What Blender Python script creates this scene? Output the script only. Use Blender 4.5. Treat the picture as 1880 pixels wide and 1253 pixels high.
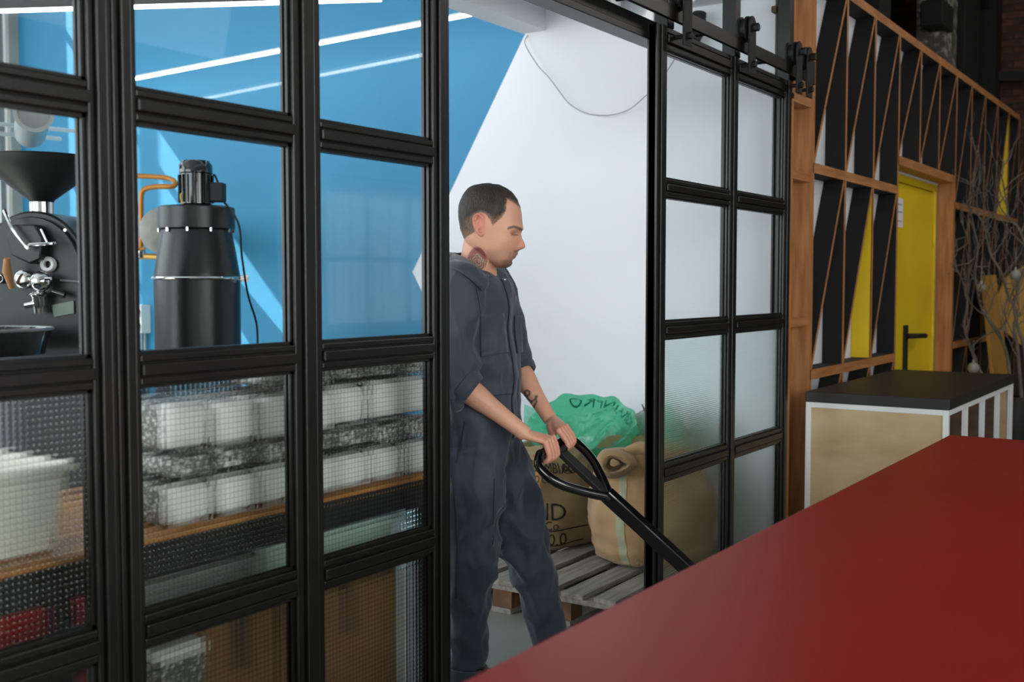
import bpy, bmesh, math, random
from mathutils import Vector, Matrix, noise
from mathutils.bvhtree import BVHTree

for _o in list(bpy.data.objects): bpy.data.objects.remove(_o)
SC = bpy.context.scene
COL = SC.collection
R = math.radians
random.seed(7)

# ------------------------------------------------------------------ camera
# world axes: x runs along the steel partition, y runs through it into the roastery, z is up
FPX = 2000.0                      # focal length in pixels of a 1880x1253 frame
CAMH = 1.43
PITCH = math.atan(105.5 / FPX)
FH = Vector((.8288, .5595, 0)).normalized()
RT = Vector((FH.y, -FH.x, 0))
FW = FH * math.cos(PITCH) - Vector((0, 0, 1)) * math.sin(PITCH)
UP = FH * math.sin(PITCH) + Vector((0, 0, 1)) * math.cos(PITCH)
CAM = Vector((0, 0, CAMH))
cd = bpy.data.cameras.new('camera'); co = bpy.data.objects.new('camera', cd); COL.objects.link(co)
cd.sensor_width = 36; cd.lens = 36 * FPX / 1880; cd.clip_start = .05
co.location = CAM
co.rotation_euler = Matrix((RT, UP, -FW)).transposed().to_euler()
cd.dof.use_dof = True; cd.dof.focus_distance = 3.85; cd.dof.aperture_fstop = 3.2
SC.camera = co

# ------------------------------------------------------------------ view, world, lights
vs = SC.view_settings
vs.view_transform = 'Standard'; vs.look = 'None'; vs.gamma = 1; vs.exposure = 0.0
vs.use_curve_mapping = False
w = bpy.data.worlds.new('sky'); SC.world = w; w.use_nodes = True
bg = w.node_tree.nodes['Background']; bg.inputs[0].default_value = (.80, .90, 1, 1); bg.inputs[1].default_value = 2.5

def light(name, kind, loc, direction, energy, color=(1, 1, 1), sx=1, sy=1, angle=None):
    l = bpy.data.lights.new(name, kind); l.energy = energy; l.color = color
    if kind == 'AREA': l.shape = 'RECTANGLE'; l.size = sx; l.size_y = sy
    if angle is not None: l.angle = angle
    o = bpy.data.objects.new(name, l); COL.objects.link(o)
    o.location = loc
    o.rotation_euler = Vector(direction).to_track_quat('-Z', 'Y').to_euler()
    return o
light('sun', 'SUN', (5, 12, 8), (.2, -1, -1.02), 34, (1, .96, .9), angle=.006)
light('roastery_window_daylight', 'AREA', (-2.85, 5.2, 2.3), (1, -.05, -.08), 195, (.93, .97, 1), 5.6, 3.4)
light('roastery_back_window_daylight', 'AREA', (1.2, 8.6, 3.0), (0, -1, -.15), 100, (.93, .97, 1), 4.6, 2.6)
light('hall_window_daylight', 'AREA', (-4.8, -1.0, 2.6), (1, .12, -.12), 170, (1, .97, .93), 4.4, 2.4)
light('hall_clerestory_daylight', 'AREA', (4.5, -3.85, 4.1), (0, 1, -.25), 20, (1, .98, .95), 5, 1.3)
light('hall_rear_fill', 'AREA', (.3, -3.85, 2.3), (0, 1, -.04), 200, (1, .98, .96), 5.8, 2.3)  # added fill from behind the camera to brighten the bag fronts
light('hall_overhead_fill', 'AREA', (9.0, -.9, 4.7), (0, .5, -1), 85, (1, .96, .93), 4.5, 2.2)  # added overhead fill for the lattice, the hall ceiling has no opening

# ------------------------------------------------------------------ pixel -> place
def ray(x, y): return (FW + RT * ((x - 940) / FPX) + UP * ((626.5 - y) / FPX))
def P(x, y, zh):                       # at horizontal forward distance zh
    d = ray(x, y); return CAM + d * (zh / d.dot(FH))
def Pz(x, y, z): d = ray(x, y); return CAM + d * ((z - CAMH) / d.z)
def Pv(x, y, v): d = ray(x, y); return CAM + d * (v / d.y)
def Pu(x, y, u): d = ray(x, y); return CAM + d * (u / d.x)
def lerp(a, b, t): return a + (b - a) * t
def sstep(a, b, x):
    t = max(0, min(1, (x - a) / (b - a))) if a != b else float(x > a); return t * t * (3 - 2 * t)
def nz(p, s=1.0, o=0.0): return noise.noise(Vector((p[0] * s + o, p[1] * s + o * 1.7, p[2] * s - o)))

# ------------------------------------------------------------------ materials
def hexc(h):
    h = h.lstrip('#'); c = [int(h[i:i + 2], 16) / 255 for i in (0, 2, 4)]
    return tuple((x / 12.92 if x <= .04045 else ((x + .055) / 1.055) ** 2.4) for x in c) + (1,)
MATS = {}
def newmat(name):
    m = bpy.data.materials.new(name); m.use_nodes = True; MATS[name] = m
    nt = m.node_tree; return m, nt, nt.nodes['Principled BSDF']
def mat(name, col, rough=.5, metal=0., col2=None, scale=4., stretch=(1, 1, 1), bump=0., bscale=60., detail=4., coat=0., lo=.35, hi=.65, bstretch=None, dist=.01, sheen=0.):
    m, nt, b = newmat(name)
    c1 = hexc(col); b.inputs['Roughness'].default_value = rough; b.inputs['Metallic'].default_value = metal
    b.inputs['Coat Weight'].default_value = coat
    if sheen: b.inputs['Sheen Weight'].default_value = sheen
    b.inputs['Base Color'].default_value = c1
    tc = nt.nodes.new('ShaderNodeTexCoord')
    if col2:
        mp = nt.nodes.new('ShaderNodeMapping'); mp.inputs['Scale'].default_value = stretch
        n = nt.nodes.new('ShaderNodeTexNoise'); n.inputs['Scale'].default_value = scale; n.inputs['Detail'].default_value = detail
        r = nt.nodes.new('ShaderNodeValToRGB')
        r.color_ramp.elements[0].position = lo; r.color_ramp.elements[1].position = hi
        r.color_ramp.elements[0].color = c1; r.color_ramp.elements[1].color = hexc(col2)
        nt.links.new(tc.outputs['Object'], mp.inputs[0]); nt.links.new(mp.outputs[0], n.inputs['Vector'])
        nt.links.new(n.outputs[0], r.inputs[0]); nt.links.new(r.outputs[0], b.inputs['Base Color'])
    if bump:
        mp2 = nt.nodes.new('ShaderNodeMapping'); mp2.inputs['Scale'].default_value = bstretch or stretch
        n2 = nt.nodes.new('ShaderNodeTexNoise'); n2.inputs['Scale'].default_value = bscale; n2.inputs['Detail'].default_value = 5
        bp = nt.nodes.new('ShaderNodeBump'); bp.inputs['Strength'].default_value = bump; bp.inputs['Distance'].default_value = dist
        nt.links.new(tc.outputs['Object'], mp2.inputs[0]); nt.links.new(mp2.outputs[0], n2.inputs['Vector'])
        nt.links.new(n2.outputs[0], bp.inputs['Height']); nt.links.new(bp.outputs[0], b.inputs['Normal'])
    return m
def emis(name, col, strength):
    m, nt, b = newmat(name)
    b.inputs['Base Color'].default_value = hexc(col); b.inputs['Emission Color'].default_value = hexc(col); b.inputs['Emission Strength'].default_value = strength
    return m
def N(nt, t, **kw):
    n = nt.nodes.new(t)
    for k, v in kw.items():
        if k.startswith('i'): n.inputs[int(k[1:])].default_value = v
        else: setattr(n, k, v)
    return n
def schlick(nt, f0):                     # reflectance of a thin film, the same from both sides
    lw = N(nt, 'ShaderNodeLayerWeight'); lw.inputs[0].default_value = .5
    pw = N(nt, 'ShaderNodeMath', operation='POWER', i1=5.0); nt.links.new(lw.outputs['Facing'], pw.inputs[0])
    ma = N(nt, 'ShaderNodeMath', operation='MULTIPLY_ADD', i1=1 - f0, i2=f0); nt.links.new(pw.outputs[0], ma.inputs[0])
    return ma
def glass(name, grid=None, tint=(.96, .98, .97), mixt=.4, bumpk=.05, groove=.72, rgh=.0):
    m, nt, b = newmat(name); nt.nodes.remove(b)
    out = nt.nodes['Material Output']; L = nt.links.new
    tr = N(nt, 'ShaderNodeBsdfTransparent'); tr.inputs[0].default_value = tint + (1,)
    gl = N(nt, 'ShaderNodeBsdfGlossy'); gl.inputs['Roughness'].default_value = .015 if not grid else .08
    fr = schlick(nt, .03)
    mx = N(nt, 'ShaderNodeMixShader')
    body = tr
    if grid:
        geo = N(nt, 'ShaderNodeNewGeometry'); sp = N(nt, 'ShaderNodeSeparateXYZ'); L(geo.outputs['Position'], sp.inputs[0])
        cb = N(nt, 'ShaderNodeCombineXYZ'); edge = []
        for k in (0, 2):                                   # every cell of the cast grid is a shallow lens
            mu = N(nt, 'ShaderNodeMath', operation='MULTIPLY', i1=1 / grid); L(sp.outputs[k], mu.inputs[0])
            fr_ = N(nt, 'ShaderNodeMath', operation='FRACT'); L(mu.outputs[0], fr_.inputs[0])
            sc_ = N(nt, 'ShaderNodeMath', operation='MULTIPLY_ADD', i1=2 * bumpk, i2=-bumpk); L(fr_.outputs[0], sc_.inputs[0]); L(sc_.outputs[0], cb.inputs[k])
            ab = N(nt, 'ShaderNodeMath', operation='LESS_THAN', i1=.13); L(fr_.outputs[0], ab.inputs[0]); edge.append(ab)
        va = N(nt, 'ShaderNodeVectorMath', operation='ADD'); L(geo.outputs['Normal'], va.inputs[0]); L(cb.outputs[0], va.inputs[1])
        bp = N(nt, 'ShaderNodeVectorMath', operation='NORMALIZE'); L(va.outputs[0], bp.inputs[0])
        mxe = N(nt, 'ShaderNodeMath', operation='MAXIMUM'); L(edge[0].outputs[0], mxe.inputs[0]); L(edge[1].outputs[0], mxe.inputs[1])
        tm = N(nt, 'ShaderNodeMix', data_type='RGBA'); tm.inputs[6].default_value = tint + (1,); tm.inputs[7].default_value = tuple(x * groove for x in tint) + (1,); L(mxe.outputs[0], tm.inputs[0])
        rf = N(nt, 'ShaderNodeBsdfRefraction'); rf.inputs['IOR'].default_value = 1.08; rf.inputs['Roughness'].default_value = rgh
        L(tm.outputs[2], rf.inputs[0]); L(tm.outputs[2], tr.inputs[0])
        L(bp.outputs[0], rf.inputs['Normal']); L(bp.outputs[0], gl.inputs['Normal'])
        m2 = N(nt, 'ShaderNodeMixShader'); m2.inputs[0].default_value = mixt
        L(rf.outputs[0], m2.inputs[1]); L(tr.outputs[0], m2.inputs[2]); body = m2
    L(fr.outputs[0], mx.inputs[0]); L(body.outputs[0], mx.inputs[1]); L(gl.outputs[0], mx.inputs[2]); L(mx.outputs[0], out.inputs[0])
    return m

M_steel = mat('black_steel', '#0b0a09', .36, .0, '#11100d', 6, bump=.05, bscale=120)
M_blackmetal = mat('black_gloss_metal', '#0a0a0b', .16, .0, coat=.6)
M_blackmatte = mat('black_matte', '#0b0b0b', .6)
M_clear = glass('clear_glass')
M_reed = glass('gridded_glass', .0128, (.95, .98, .965), .45, .34, .62)
M_thin = glass('thin_clear_glass')
M_reedg = glass('gridded_glass_green', .0085, (.84, .91, .875), .10, .8, .80, .10)
M_wood = mat('pine', '#b97f4b', .55, 0, '#9a6233', 6, (6, 6, .6), bump=.08, bscale=30)
M_woodh = mat('pine_horizontal', '#b97f4b', .55, 0, '#9a6233', 6, (.6, 6, 6), bump=.08, bscale=30)
M_black = mat('black_paint', '#0a0908', .8, 0, '#0d0c0a', 3)
M_white = mat('white_paint', '#e4e4e6', .85, 0, '#dcdcdf', 2, bump=.06, bscale=25)
M_whitem = mat('white_metal', '#dcdedd', .4)
M_chrome = mat('chrome', '#d6d6d6', .12, 1)
M_grey = mat('grey_metal', '#8d908f', .45, .6)
M_yellow = mat('yellow_paint', '#e6c314', .45, 0, '#dcb910', 2)
M_red = mat('red_laminate', '#9c2018', .40, 0, '#921a11', 1.6, bump=.02, bscale=180)
M_concrete = mat('concrete_floor', '#8f9089', .55, 0, '#7d7e78', 1.3, bump=.12, bscale=14, detail=8)
M_plaster = mat('grey_plaster', '#a9aaa4', .85, 0, '#9a9a94', 3, bump=.1, bscale=20)
M_dark = mat('dark_wall', '#16130f', .8, 0, '#241d16', 1.2, bump=.15, bscale=10)

# ------------------------------------------------------------------ mesh building
class MB:
    def __init__(s): s.v = []; s.f = []; s.m = []; s.cur = 0
    def add(s, vs, fs, mi=None):
        o = len(s.v); s.v += [Vector(p) for p in vs]
        for f in fs: s.f.append([i + o for i in f]); s.m.append(s.cur if mi is None else mi)
        return s
    def box(s, a, b, mi=None):
        x0, y0, z0 = [min(a[i], b[i]) for i in range(3)]; x1, y1, z1 = [max(a[i], b[i]) for i in range(3)]
        return s.add([(x0, y0, z0), (x1, y0, z0), (x1, y1, z0), (x0, y1, z0), (x0, y0, z1), (x1, y0, z1), (x1, y1, z1), (x0, y1, z1)],
                     [(0, 3, 2, 1), (4, 5, 6, 7), (0, 1, 5, 4), (1, 2, 6, 5), (2, 3, 7, 6), (3, 0, 4, 7)], mi)
    def obox(s, c, ax, h, mi=None):
        c = Vector(c); A = [Vector(a).normalized() * k for a, k in zip(ax, h)]
        sg = [(-1, -1, -1), (1, -1, -1), (1, 1, -1), (-1, 1, -1), (-1, -1, 1), (1, -1, 1), (1, 1, 1), (-1, 1, 1)]
        return s.add([c + A[0] * a + A[1] * b + A[2] * d for a, b, d in sg],
                     [(0, 3, 2, 1), (4, 5, 6, 7), (0, 1, 5, 4), (1, 2, 6, 5), (2, 3, 7, 6), (3, 0, 4, 7)], mi)
    def beam(s, p, q, wd, ht, side=(0, 0, 1), mi=None):         # box along p-q; ht along 'side'
        p = Vector(p); q = Vector(q); d = (q - p); n = d.normalized(); u = Vector(side); u = (u - n * u.dot(n)).normalized(); t = n.cross(u)
        return s.obox((p + q) / 2, (n, t, u), (d.length / 2, wd / 2, ht / 2), mi)
    def loft(s, rings, close=True, cap=True, mi=None):
        n = len(rings[0]); vs = [p for r in rings for p in r]; fs = []
        for i in range(len(rings) - 1):
            for j in range(n if close else n - 1):
                k = (j + 1) % n; fs.append((i * n + j, i * n + k, (i + 1) * n + k, (i + 1) * n + j))
        if cap and close:
            fs.append(tuple(range(n))[::-1]); fs.append(tuple((len(rings) - 1) * n + j for j in range(n)))
        return s.add(vs, fs, mi)
    def tube(s, pts, r, seg=10, cap=True, mi=None, ell=None, closed=False):
        pts = [Vector(p) for p in pts]; rs = r if isinstance(r, (list, tuple)) else [r] * len(pts)
        t0 = (pts[1] - pts[0]).normalized(); nrm = t0.orthogonal().normalized(); rings = []
        for i, p in enumerate(pts):
            a = pts[max(0, i - 1)]; b = pts[min(len(pts) - 1, i + 1)]; t = (b - a).normalized()
            nrm = (nrm - t * nrm.dot(t)).normalized(); bn = t.cross(nrm)
            rings.append([p + (nrm * math.cos(2 * math.pi * k / seg) + bn * math.sin(2 * math.pi * k / seg)) * rs[i] for k in range(seg)])
        return s.loft(rings, True, cap, mi)
    def lathe(s, prof, c, axis=(0, 0, 1), seg=32, mi=None, cap=True):
        c = Vector(c); a = Vector(axis).normalized(); e = a.orthogonal().normalized()
        if abs(a.z) > .999: e = Vector((1, 0, 0))
        g = a.cross(e)
        return s.loft([[c + a * z + (e * math.cos(2 * math.pi * k / seg) + g * math.sin(2 * math.pi * k / seg)) * max(r, 1e-4) for k in range(seg)] for r, z in prof], True, cap, mi)
    def ball(s, c, r, seg=16, rings=10, mi=None, ax=None, sc=(1, 1, 1)):
        ax = ax or ((1, 0, 0), (0, 1, 0), (0, 0, 1)); A = [Vector(a) * k for a, k in zip(ax, sc)]; c = Vector(c); rr = []
        for i in range(rings + 1):
            t = math.pi * i / rings; q = max(math.sin(t), 1e-3)
            rr.append([c + (A[0] * math.cos(2 * math.pi * k / seg) * q + A[1] * math.sin(2 * math.pi * k / seg) * q - A[2] * math.cos(t)) * r for k in range(seg)])
        return s.loft(rr, True, True, mi)
    def grid(s, fn, nu, nv, mi=None, cu=False):
        vs = [fn(i / nu, j / nv) for i in range(nu + (0 if cu else 1)) for j in range(nv + 1)]; fs = []; k = nv + 1; tot = nu + (0 if cu else 1)
        for i in range(nu):
            for j in range(nv):
                a = i * k + j; b = ((i + 1) % tot) * k + j; fs.append((a, b, b + 1, a + 1))
        return s.add(vs, fs, mi)
    def build(s, name, mats, parent=None, smooth=40, bevel=0, solid=0, sub=0, fixn=True):
        me = bpy.data.meshes.new(name); org = parent_org(parent)
        me.from_pydata([p - org for p in s.v], [], s.f); me.update()
        if fixn:
            bm = bmesh.new(); bm.from_mesh(me); bmesh.ops.recalc_face_normals(bm, faces=bm.faces); bm.to_mesh(me); bm.free()
        ml = mats if isinstance(mats, (list, tuple)) else [mats]
        for m in ml: me.materials.append(m)
        if len(ml) > 1:
            for p, i in zip(me.polygons, s.m): p.material_index = i
        if smooth:
            for p in me.polygons: p.use_smooth = True
            me.set_sharp_from_angle(angle=R(smooth))
        o = bpy.data.objects.new(name, me); COL.objects.link(o)
        if parent: o.parent = parent
        if solid: md = o.modifiers.new('thickness', 'SOLIDIFY'); md.thickness = solid; md.offset = 0
        if bevel: md = o.modifiers.new('bevel', 'BEVEL'); md.width = bevel; md.segments = 2; md.limit_method = 'ANGLE'; md.angle_limit = R(40)
        if sub: md = o.modifiers.new('subdivision', 'SUBSURF'); md.levels = sub; md.render_levels = sub
        return o
def parent_org(p):
    v = Vector((0, 0, 0))
    while p: v = v + p.location; p = p.parent
    return v
def tag(o, label=None, cat=None, group=None, kind=None):
    if label: o['label'] = label
    if cat: o['category'] = cat
    if group: o['group'] = group
    if kind: o['kind'] = kind
    return o
def thing(name, loc, label, cat, group=None, rz=0):
    o = bpy.data.objects.new(name, None); COL.objects.link(o); o.location = loc; o.rotation_euler = (0, 0, rz); o.empty_display_size = .1
    return tag(o, label, cat, group)
def struct(name, mb, m, parent=None, **kw):
    o = mb.build(name, m, parent, **kw)
    if parent is None: o['kind'] = 'structure'
    return o
def copy_tree(o, parent=None):
    c = o.copy(); COL.objects.link(c)
    if parent: c.parent = parent
    for ch in o.children: copy_tree(ch, c)
    return c
def bez(pts, n=8):                       # Catmull-Rom through points
    pts = [Vector(p) for p in pts]; out = []
    for i in range(len(pts) - 1):
        p0 = pts[max(0, i - 1)]; p1 = pts[i]; p2 = pts[i + 1]; p3 = pts[min(len(pts) - 1, i + 2)]
        for k in range(n):
            t = k / n; out.append(.5 * ((2 * p1) + (p2 - p0) * t + (2 * p0 - 5 * p1 + 4 * p2 - p3) * t * t + (3 * p1 - p0 - 3 * p2 + p3) * t ** 3))
    out.append(pts[-1]); return out
def remesh(mb, voxel, smooth_it=2, name='tmp'):
    o = mb.build(name, [M_white], None, smooth=0)
    md = o.modifiers.new('r', 'REMESH'); md.mode = 'VOXEL'; md.voxel_size = voxel
    if smooth_it: sm = o.modifiers.new('s', 'SMOOTH'); sm.factor = .5; sm.iterations = smooth_it
    dg = bpy.context.evaluated_depsgraph_get(); dg.update()
    me = bpy.data.meshes.new_from_object(o.evaluated_get(dg)); old = o.data
    bpy.data.objects.remove(o); bpy.data.meshes.remove(old)
    return me
# ================================================================== the setting
VP = 1.983          # plane of the glass partition
UW = 5.45           # side wall of the roastery
VB = 8.8            # back wall of the roastery
struct('floor', MB().box((-5, -4, -.1), (14, 9.1, 0)), M_concrete, smooth=0)

# painted side wall: blue field with a white chevron
m, nt, b = newmat('blue_white_wall'); L = nt.links.new
tc = N(nt, 'ShaderNodeTexCoord'); sp = N(nt, 'ShaderNodeSeparateXYZ'); L(tc.outputs['Object'], sp.inputs[0])
s1 = N(nt, 'ShaderNodeMath', operation='SUBTRACT', i1=1.504); L(sp.outputs[2], s1.inputs[0])
a1 = N(nt, 'ShaderNodeMath', operation='ABSOLUTE'); L(s1.outputs[0], a1.inputs[0])
m1 = N(nt, 'ShaderNodeMath', operation='MULTIPLY_ADD', i1=1 / 1.62); L(a1.outputs[0], m1.inputs[0]); L(sp.outputs[1], m1.inputs[2])
g1 = N(nt, 'ShaderNodeMath', operation='GREATER_THAN', i1=4.45); L(m1.outputs[0], g1.inputs[0])
mxc = N(nt, 'ShaderNodeMix', data_type='RGBA'); mxc.inputs[6].default_value = hexc('#e2e3e8'); mxc.inputs[7].default_value = hexc('#2f83ac')
L(g1.outputs[0], mxc.inputs[0]); L(mxc.outputs[2], b.inputs['Base Color']); b.inputs['Roughness'].default_value = .6
nn = N(nt, 'ShaderNodeTexNoise'); nn.inputs['Scale'].default_value = 25; bp = N(nt, 'ShaderNodeBump'); bp.inputs['Strength'].default_value = .08; bp.inputs['Distance'].default_value = .01
L(tc.outputs['Object'], nn.inputs['Vector']); L(nn.outputs[0], bp.inputs['Height']); L(bp.outputs[0], b.inputs['Normal'])
struct('wall_right', MB().box((UW, 2.05, 0), (UW + .2, VB + .3, 5.0)), m, smooth=0)

# back wall with a high window next to the corner, glazing bars and a wide window further along
wb = MB()
WZ0, WZ1, WU0, WU1 = 1.9, 4.80, 4.45, 5.35
CZ0, CZ1, CU0, CU1 = 1.7, 4.3, -1.1, 3.5
wb.box((-3, VB, 0), (CU0, VB + .3, 5)); wb.box((CU1, VB, 0), (WU0, VB + .3, 5)); wb.box((WU1, VB, 0), (UW + .2, VB + .3, 5))
wb.box((WU0, VB, 0), (WU1, VB + .3, WZ0)); wb.box((WU0, VB, WZ1), (WU1, VB + .3, 5)); wb.box((CU0, VB, 0), (CU1, VB + .3, CZ0)); wb.box((CU0, VB, CZ1), (CU1, VB + .3, 5))
struct('wall_back', wb, M_white, smooth=0)
def window(name, u0, u1, z0, z1, us, zs, v=VB + .06):
    fr = MB()
    fr.box((u0, v - .03, z0), (u0 + .05, v + .03, z1)); fr.box((u1 - .05, v - .03, z0), (u1, v + .03, z1)); fr.box((u0, v - .03, z0), (u1, v + .03, z0 + .05)); fr.box((u0, v - .03, z1 - .05), (u1, v + .03, z1))
    o = struct(name, fr, M_grey, smooth=0)
    for q in us: MB().box((q - .02, v - .025, z0 + .05), (q + .02, v + .025, z1 - .05)).build('glazing_bar', M_grey, o, smooth=0)
    for q in zs: MB().box((u0 + .05, v - .02, q - .025), (u1 - .05, v + .02, q + .025)).build('glazing_bar', M_grey, o, smooth=0)
    MB().box((u0 + .05, v - .003, z0 + .05), (u1 - .05, v + .003, z1 - .05)).build('pane', M_clear, o, smooth=0)
window('window_1', WU0, WU1, WZ0, WZ1, [5.09], [2.5, 3.1, 3.7, 4.25])
window('window_2', CU0, CU1, CZ0, CZ1, [0, 1.2, 2.4], [2.4, 3.1, 3.8])
struct('trim_1', MB().box((UW - .09, VB - .04, 0), (UW, VB, 5)), M_plaster, smooth=0)        # pier in the corner
wl = MB()
wl.box((-3.2, 1.9, 0), (-3, VB, .75)).box((-3.2, 1.9, 3.9), (-3, VB, 5)).box((-3.2, 1.9, .75), (-3, 2.5, 3.9)).box((-3.2, 8, .75), (-3, VB, 3.9))
struct('wall_left', wl, M_white, smooth=0)
struct('ceiling', MB().box((-3.2, 1.9, 5), (UW + .2, VB + .3, 5.15)), M_white, smooth=0)
# lower soffit beside the partition with its ribs
struct('trim_2', MB().box((-3, 2.05, 3.12), (UW, 3.6, 3.3)).box((-3, 2.05, 2.906), (UW, 2.57, 3.12)), M_white, smooth=0)
struct('trim_3', MB().box((-3, 3.44, 2.906), (UW, 3.6, 3.12)), M_white, smooth=0)
struct('trim_4', MB().box((-3, 2.93, 2.906), (UW, 3.06, 3.12)), M_white, smooth=0)
# the hall
struct('wall_partition', MB().box((-5, 1.9, 0), (.29, 2.05, 5)).box((.29, 1.93, 3.35), (5.6, 2.05, 5)), M_plaster, smooth=0)
hw = MB(); hw.box((-5.2, -4, 0), (-5, 2, 1.0)).box((-5.2, -4, 3.6), (-5, 2, 4.8)).box((-5.2, -4, 1), (-5, -3.3, 3.6)).box((-5.2, 1.3, 1), (-5, 2, 3.6))
struct('wall_hall_left', hw, M_plaster, smooth=0)
HU0, HU1, HZ0, HZ1 = 7.7, 10.5, .95, 2.45
struct('wall_hall_back', MB().box((-5, -4.2, 0), (-2.7, -4, 4.8)).box((3.3, -4.2, 0), (HU0, -4, 4.8)).box((-2.7, -4.2, 0), (3.3, -4, 1.05)).box((-2.7, -4.2, 3.55), (3.3, -4, 4.8)).box((HU1, -4.2, 0), (14, -4, 4.8)).box((HU0, -4.2, 0), (HU1, -4, HZ0)).box((HU0, -4.2, HZ1), (HU1, -4, 4.8)), M_dark, smooth=0)
window('window_3', HU0, HU1, HZ0, HZ1, [8.4, 9.1, 9.8], [1.7], v=-4.1)
window('added_rear_window', -2.7, 3.3, 1.05, 3.55, [-1.5, -.3, .9, 2.1], [1.9, 2.7], v=-4.1)  # unseen window added to go with the rear fill light
m, nt, b = newmat('sheer_curtain'); nt.nodes.remove(b)
tl = N(nt, 'ShaderNodeBsdfTranslucent'); tr = N(nt, 'ShaderNodeBsdfTransparent'); mx = N(nt, 'ShaderNodeMixShader'); mx.inputs[0].default_value = .3
nt.links.new(tl.outputs[0], mx.inputs[1]); nt.links.new(tr.outputs[0], mx.inputs[2]); nt.links.new(mx.outputs[0], nt.nodes['Material Output'].inputs[0])
tag(MB().grid(lambda i, j: Vector((lerp(HU0 - .1, HU1 + .1, i), -3.95 + .03 * math.sin(i * 150) + .01 * math.sin(i * 61), lerp(HZ0 - .1, HZ1 + .1, j))), 300, 2).build('curtain', m, None, smooth=60, fixn=False), 'sheer white curtain hanging across the hall window', 'curtain')
struct('ceiling_hall', MB().box((-5.2, -4.2, 4.8), (14.2, 1.93, 4.9)).box((5.6, 1.93, 4.8), (14.2, 6, 4.9)), M_dark, smooth=0)
# room behind the timber lattice: white front wall, with dark upper hall above it
struct('wall_lattice', MB().box((5.66, 2.1, 0), (7.6, 2.25, 3.12)).box((9.3, 2.1, 0), (12.3, 2.25, 3.12)).box((7.6, 2.1, 2.22), (9.3, 2.25, 3.12)).box((5.66, 2.1, 3.12), (12.3, 3.6, 3.16)), M_white, smooth=0)
struct('wall_upper', MB().box((5.6, 3.6, 0), (14, 3.8, 4.9)), M_dark, smooth=0)

# brick end wall of the hall, the bricks in view built one by one
M_brick = [mat('brick_%d' % i, c, .85, 0, d, 9, bump=.3, bscale=40) for i, (c, d) in enumerate((('#5b3a2c', '#4a2c20'), ('#6b4532', '#553325'), ('#4c3227', '#3c2820')))]
M_mortar = mat('mortar', '#3a332b', .9, 0, '#463d33', 8)
bw = struct('wall_end', MB().box((13.2, -4, 0), (13.5, 6, 4.9)), M_mortar, smooth=0)
brick_meshes = []
for k in range(3):
    q = MB().box((-.012, 0, 0), (.05, .25, .065)).build('brick', M_brick[k], None, smooth=0); brick_meshes.append(q.data); bpy.data.objects.remove(q)
for r in range(33):
    for c in range(9):
        o = bpy.data.objects.new('brick', brick_meshes[random.randrange(3)]); COL.objects.link(o); o.parent = bw
        o.location = (13.2 - random.uniform(0, .006), 1.05 + c * .262 + (.131 if r % 2 else 0), 2.2 + r * .077)

# ---- dark steelwork and a concrete column above the lattice
t = thing('concrete_column', (10.72, 3.3, 3.16), 'flaking pale concrete column rising above the timber lattice', 'column')
MB().box((10.5, 2.35, 3.16), (10.98, 2.6, 4.8)).build('shaft', mat('old_concrete', '#a8a599', .9, 0, '#4d483f', 14, bump=.5, bscale=20, lo=.3, hi=.5), t, smooth=0)
MB().box((10.2, 2.30, 3.72), (10.62, 2.5, 3.95)).build('bracket', M_black, t, smooth=0, bevel=.02)
t = thing('steel_frame', (11.6, 2.5, 3.16), 'dark riveted steel frame standing above the lattice near bricks', 'steel frame')
for a, bq in (((11.1, 2.3, 3.16), (11.75, 2.6, 4.8)), ((12.3, 2.25, 3.16), (12.62, 2.5, 4.8)), ((9.4, 2.3, 4.1), (10.4, 2.6, 4.8)), ((8.6, 2.4, 3.16), (8.9, 2.6, 4.8))):
    MB().box(a, bq).build('upright', M_black, t, smooth=0, bevel=.01)
MB().beam((11.75, 2.45, 4.7), (12.5, 2.4, 4.25), .2, .16).build('knee_brace', M_black, t, smooth=0)
MB().beam((12.5, 1.2, 3.62), (13.15, 1.2, 3.62), .3, .1).beam((12.5, 2.4, 3.62), (13.15, 1.2, 3.62), .12, .1).build('girder', M_black, t, smooth=0)

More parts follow.
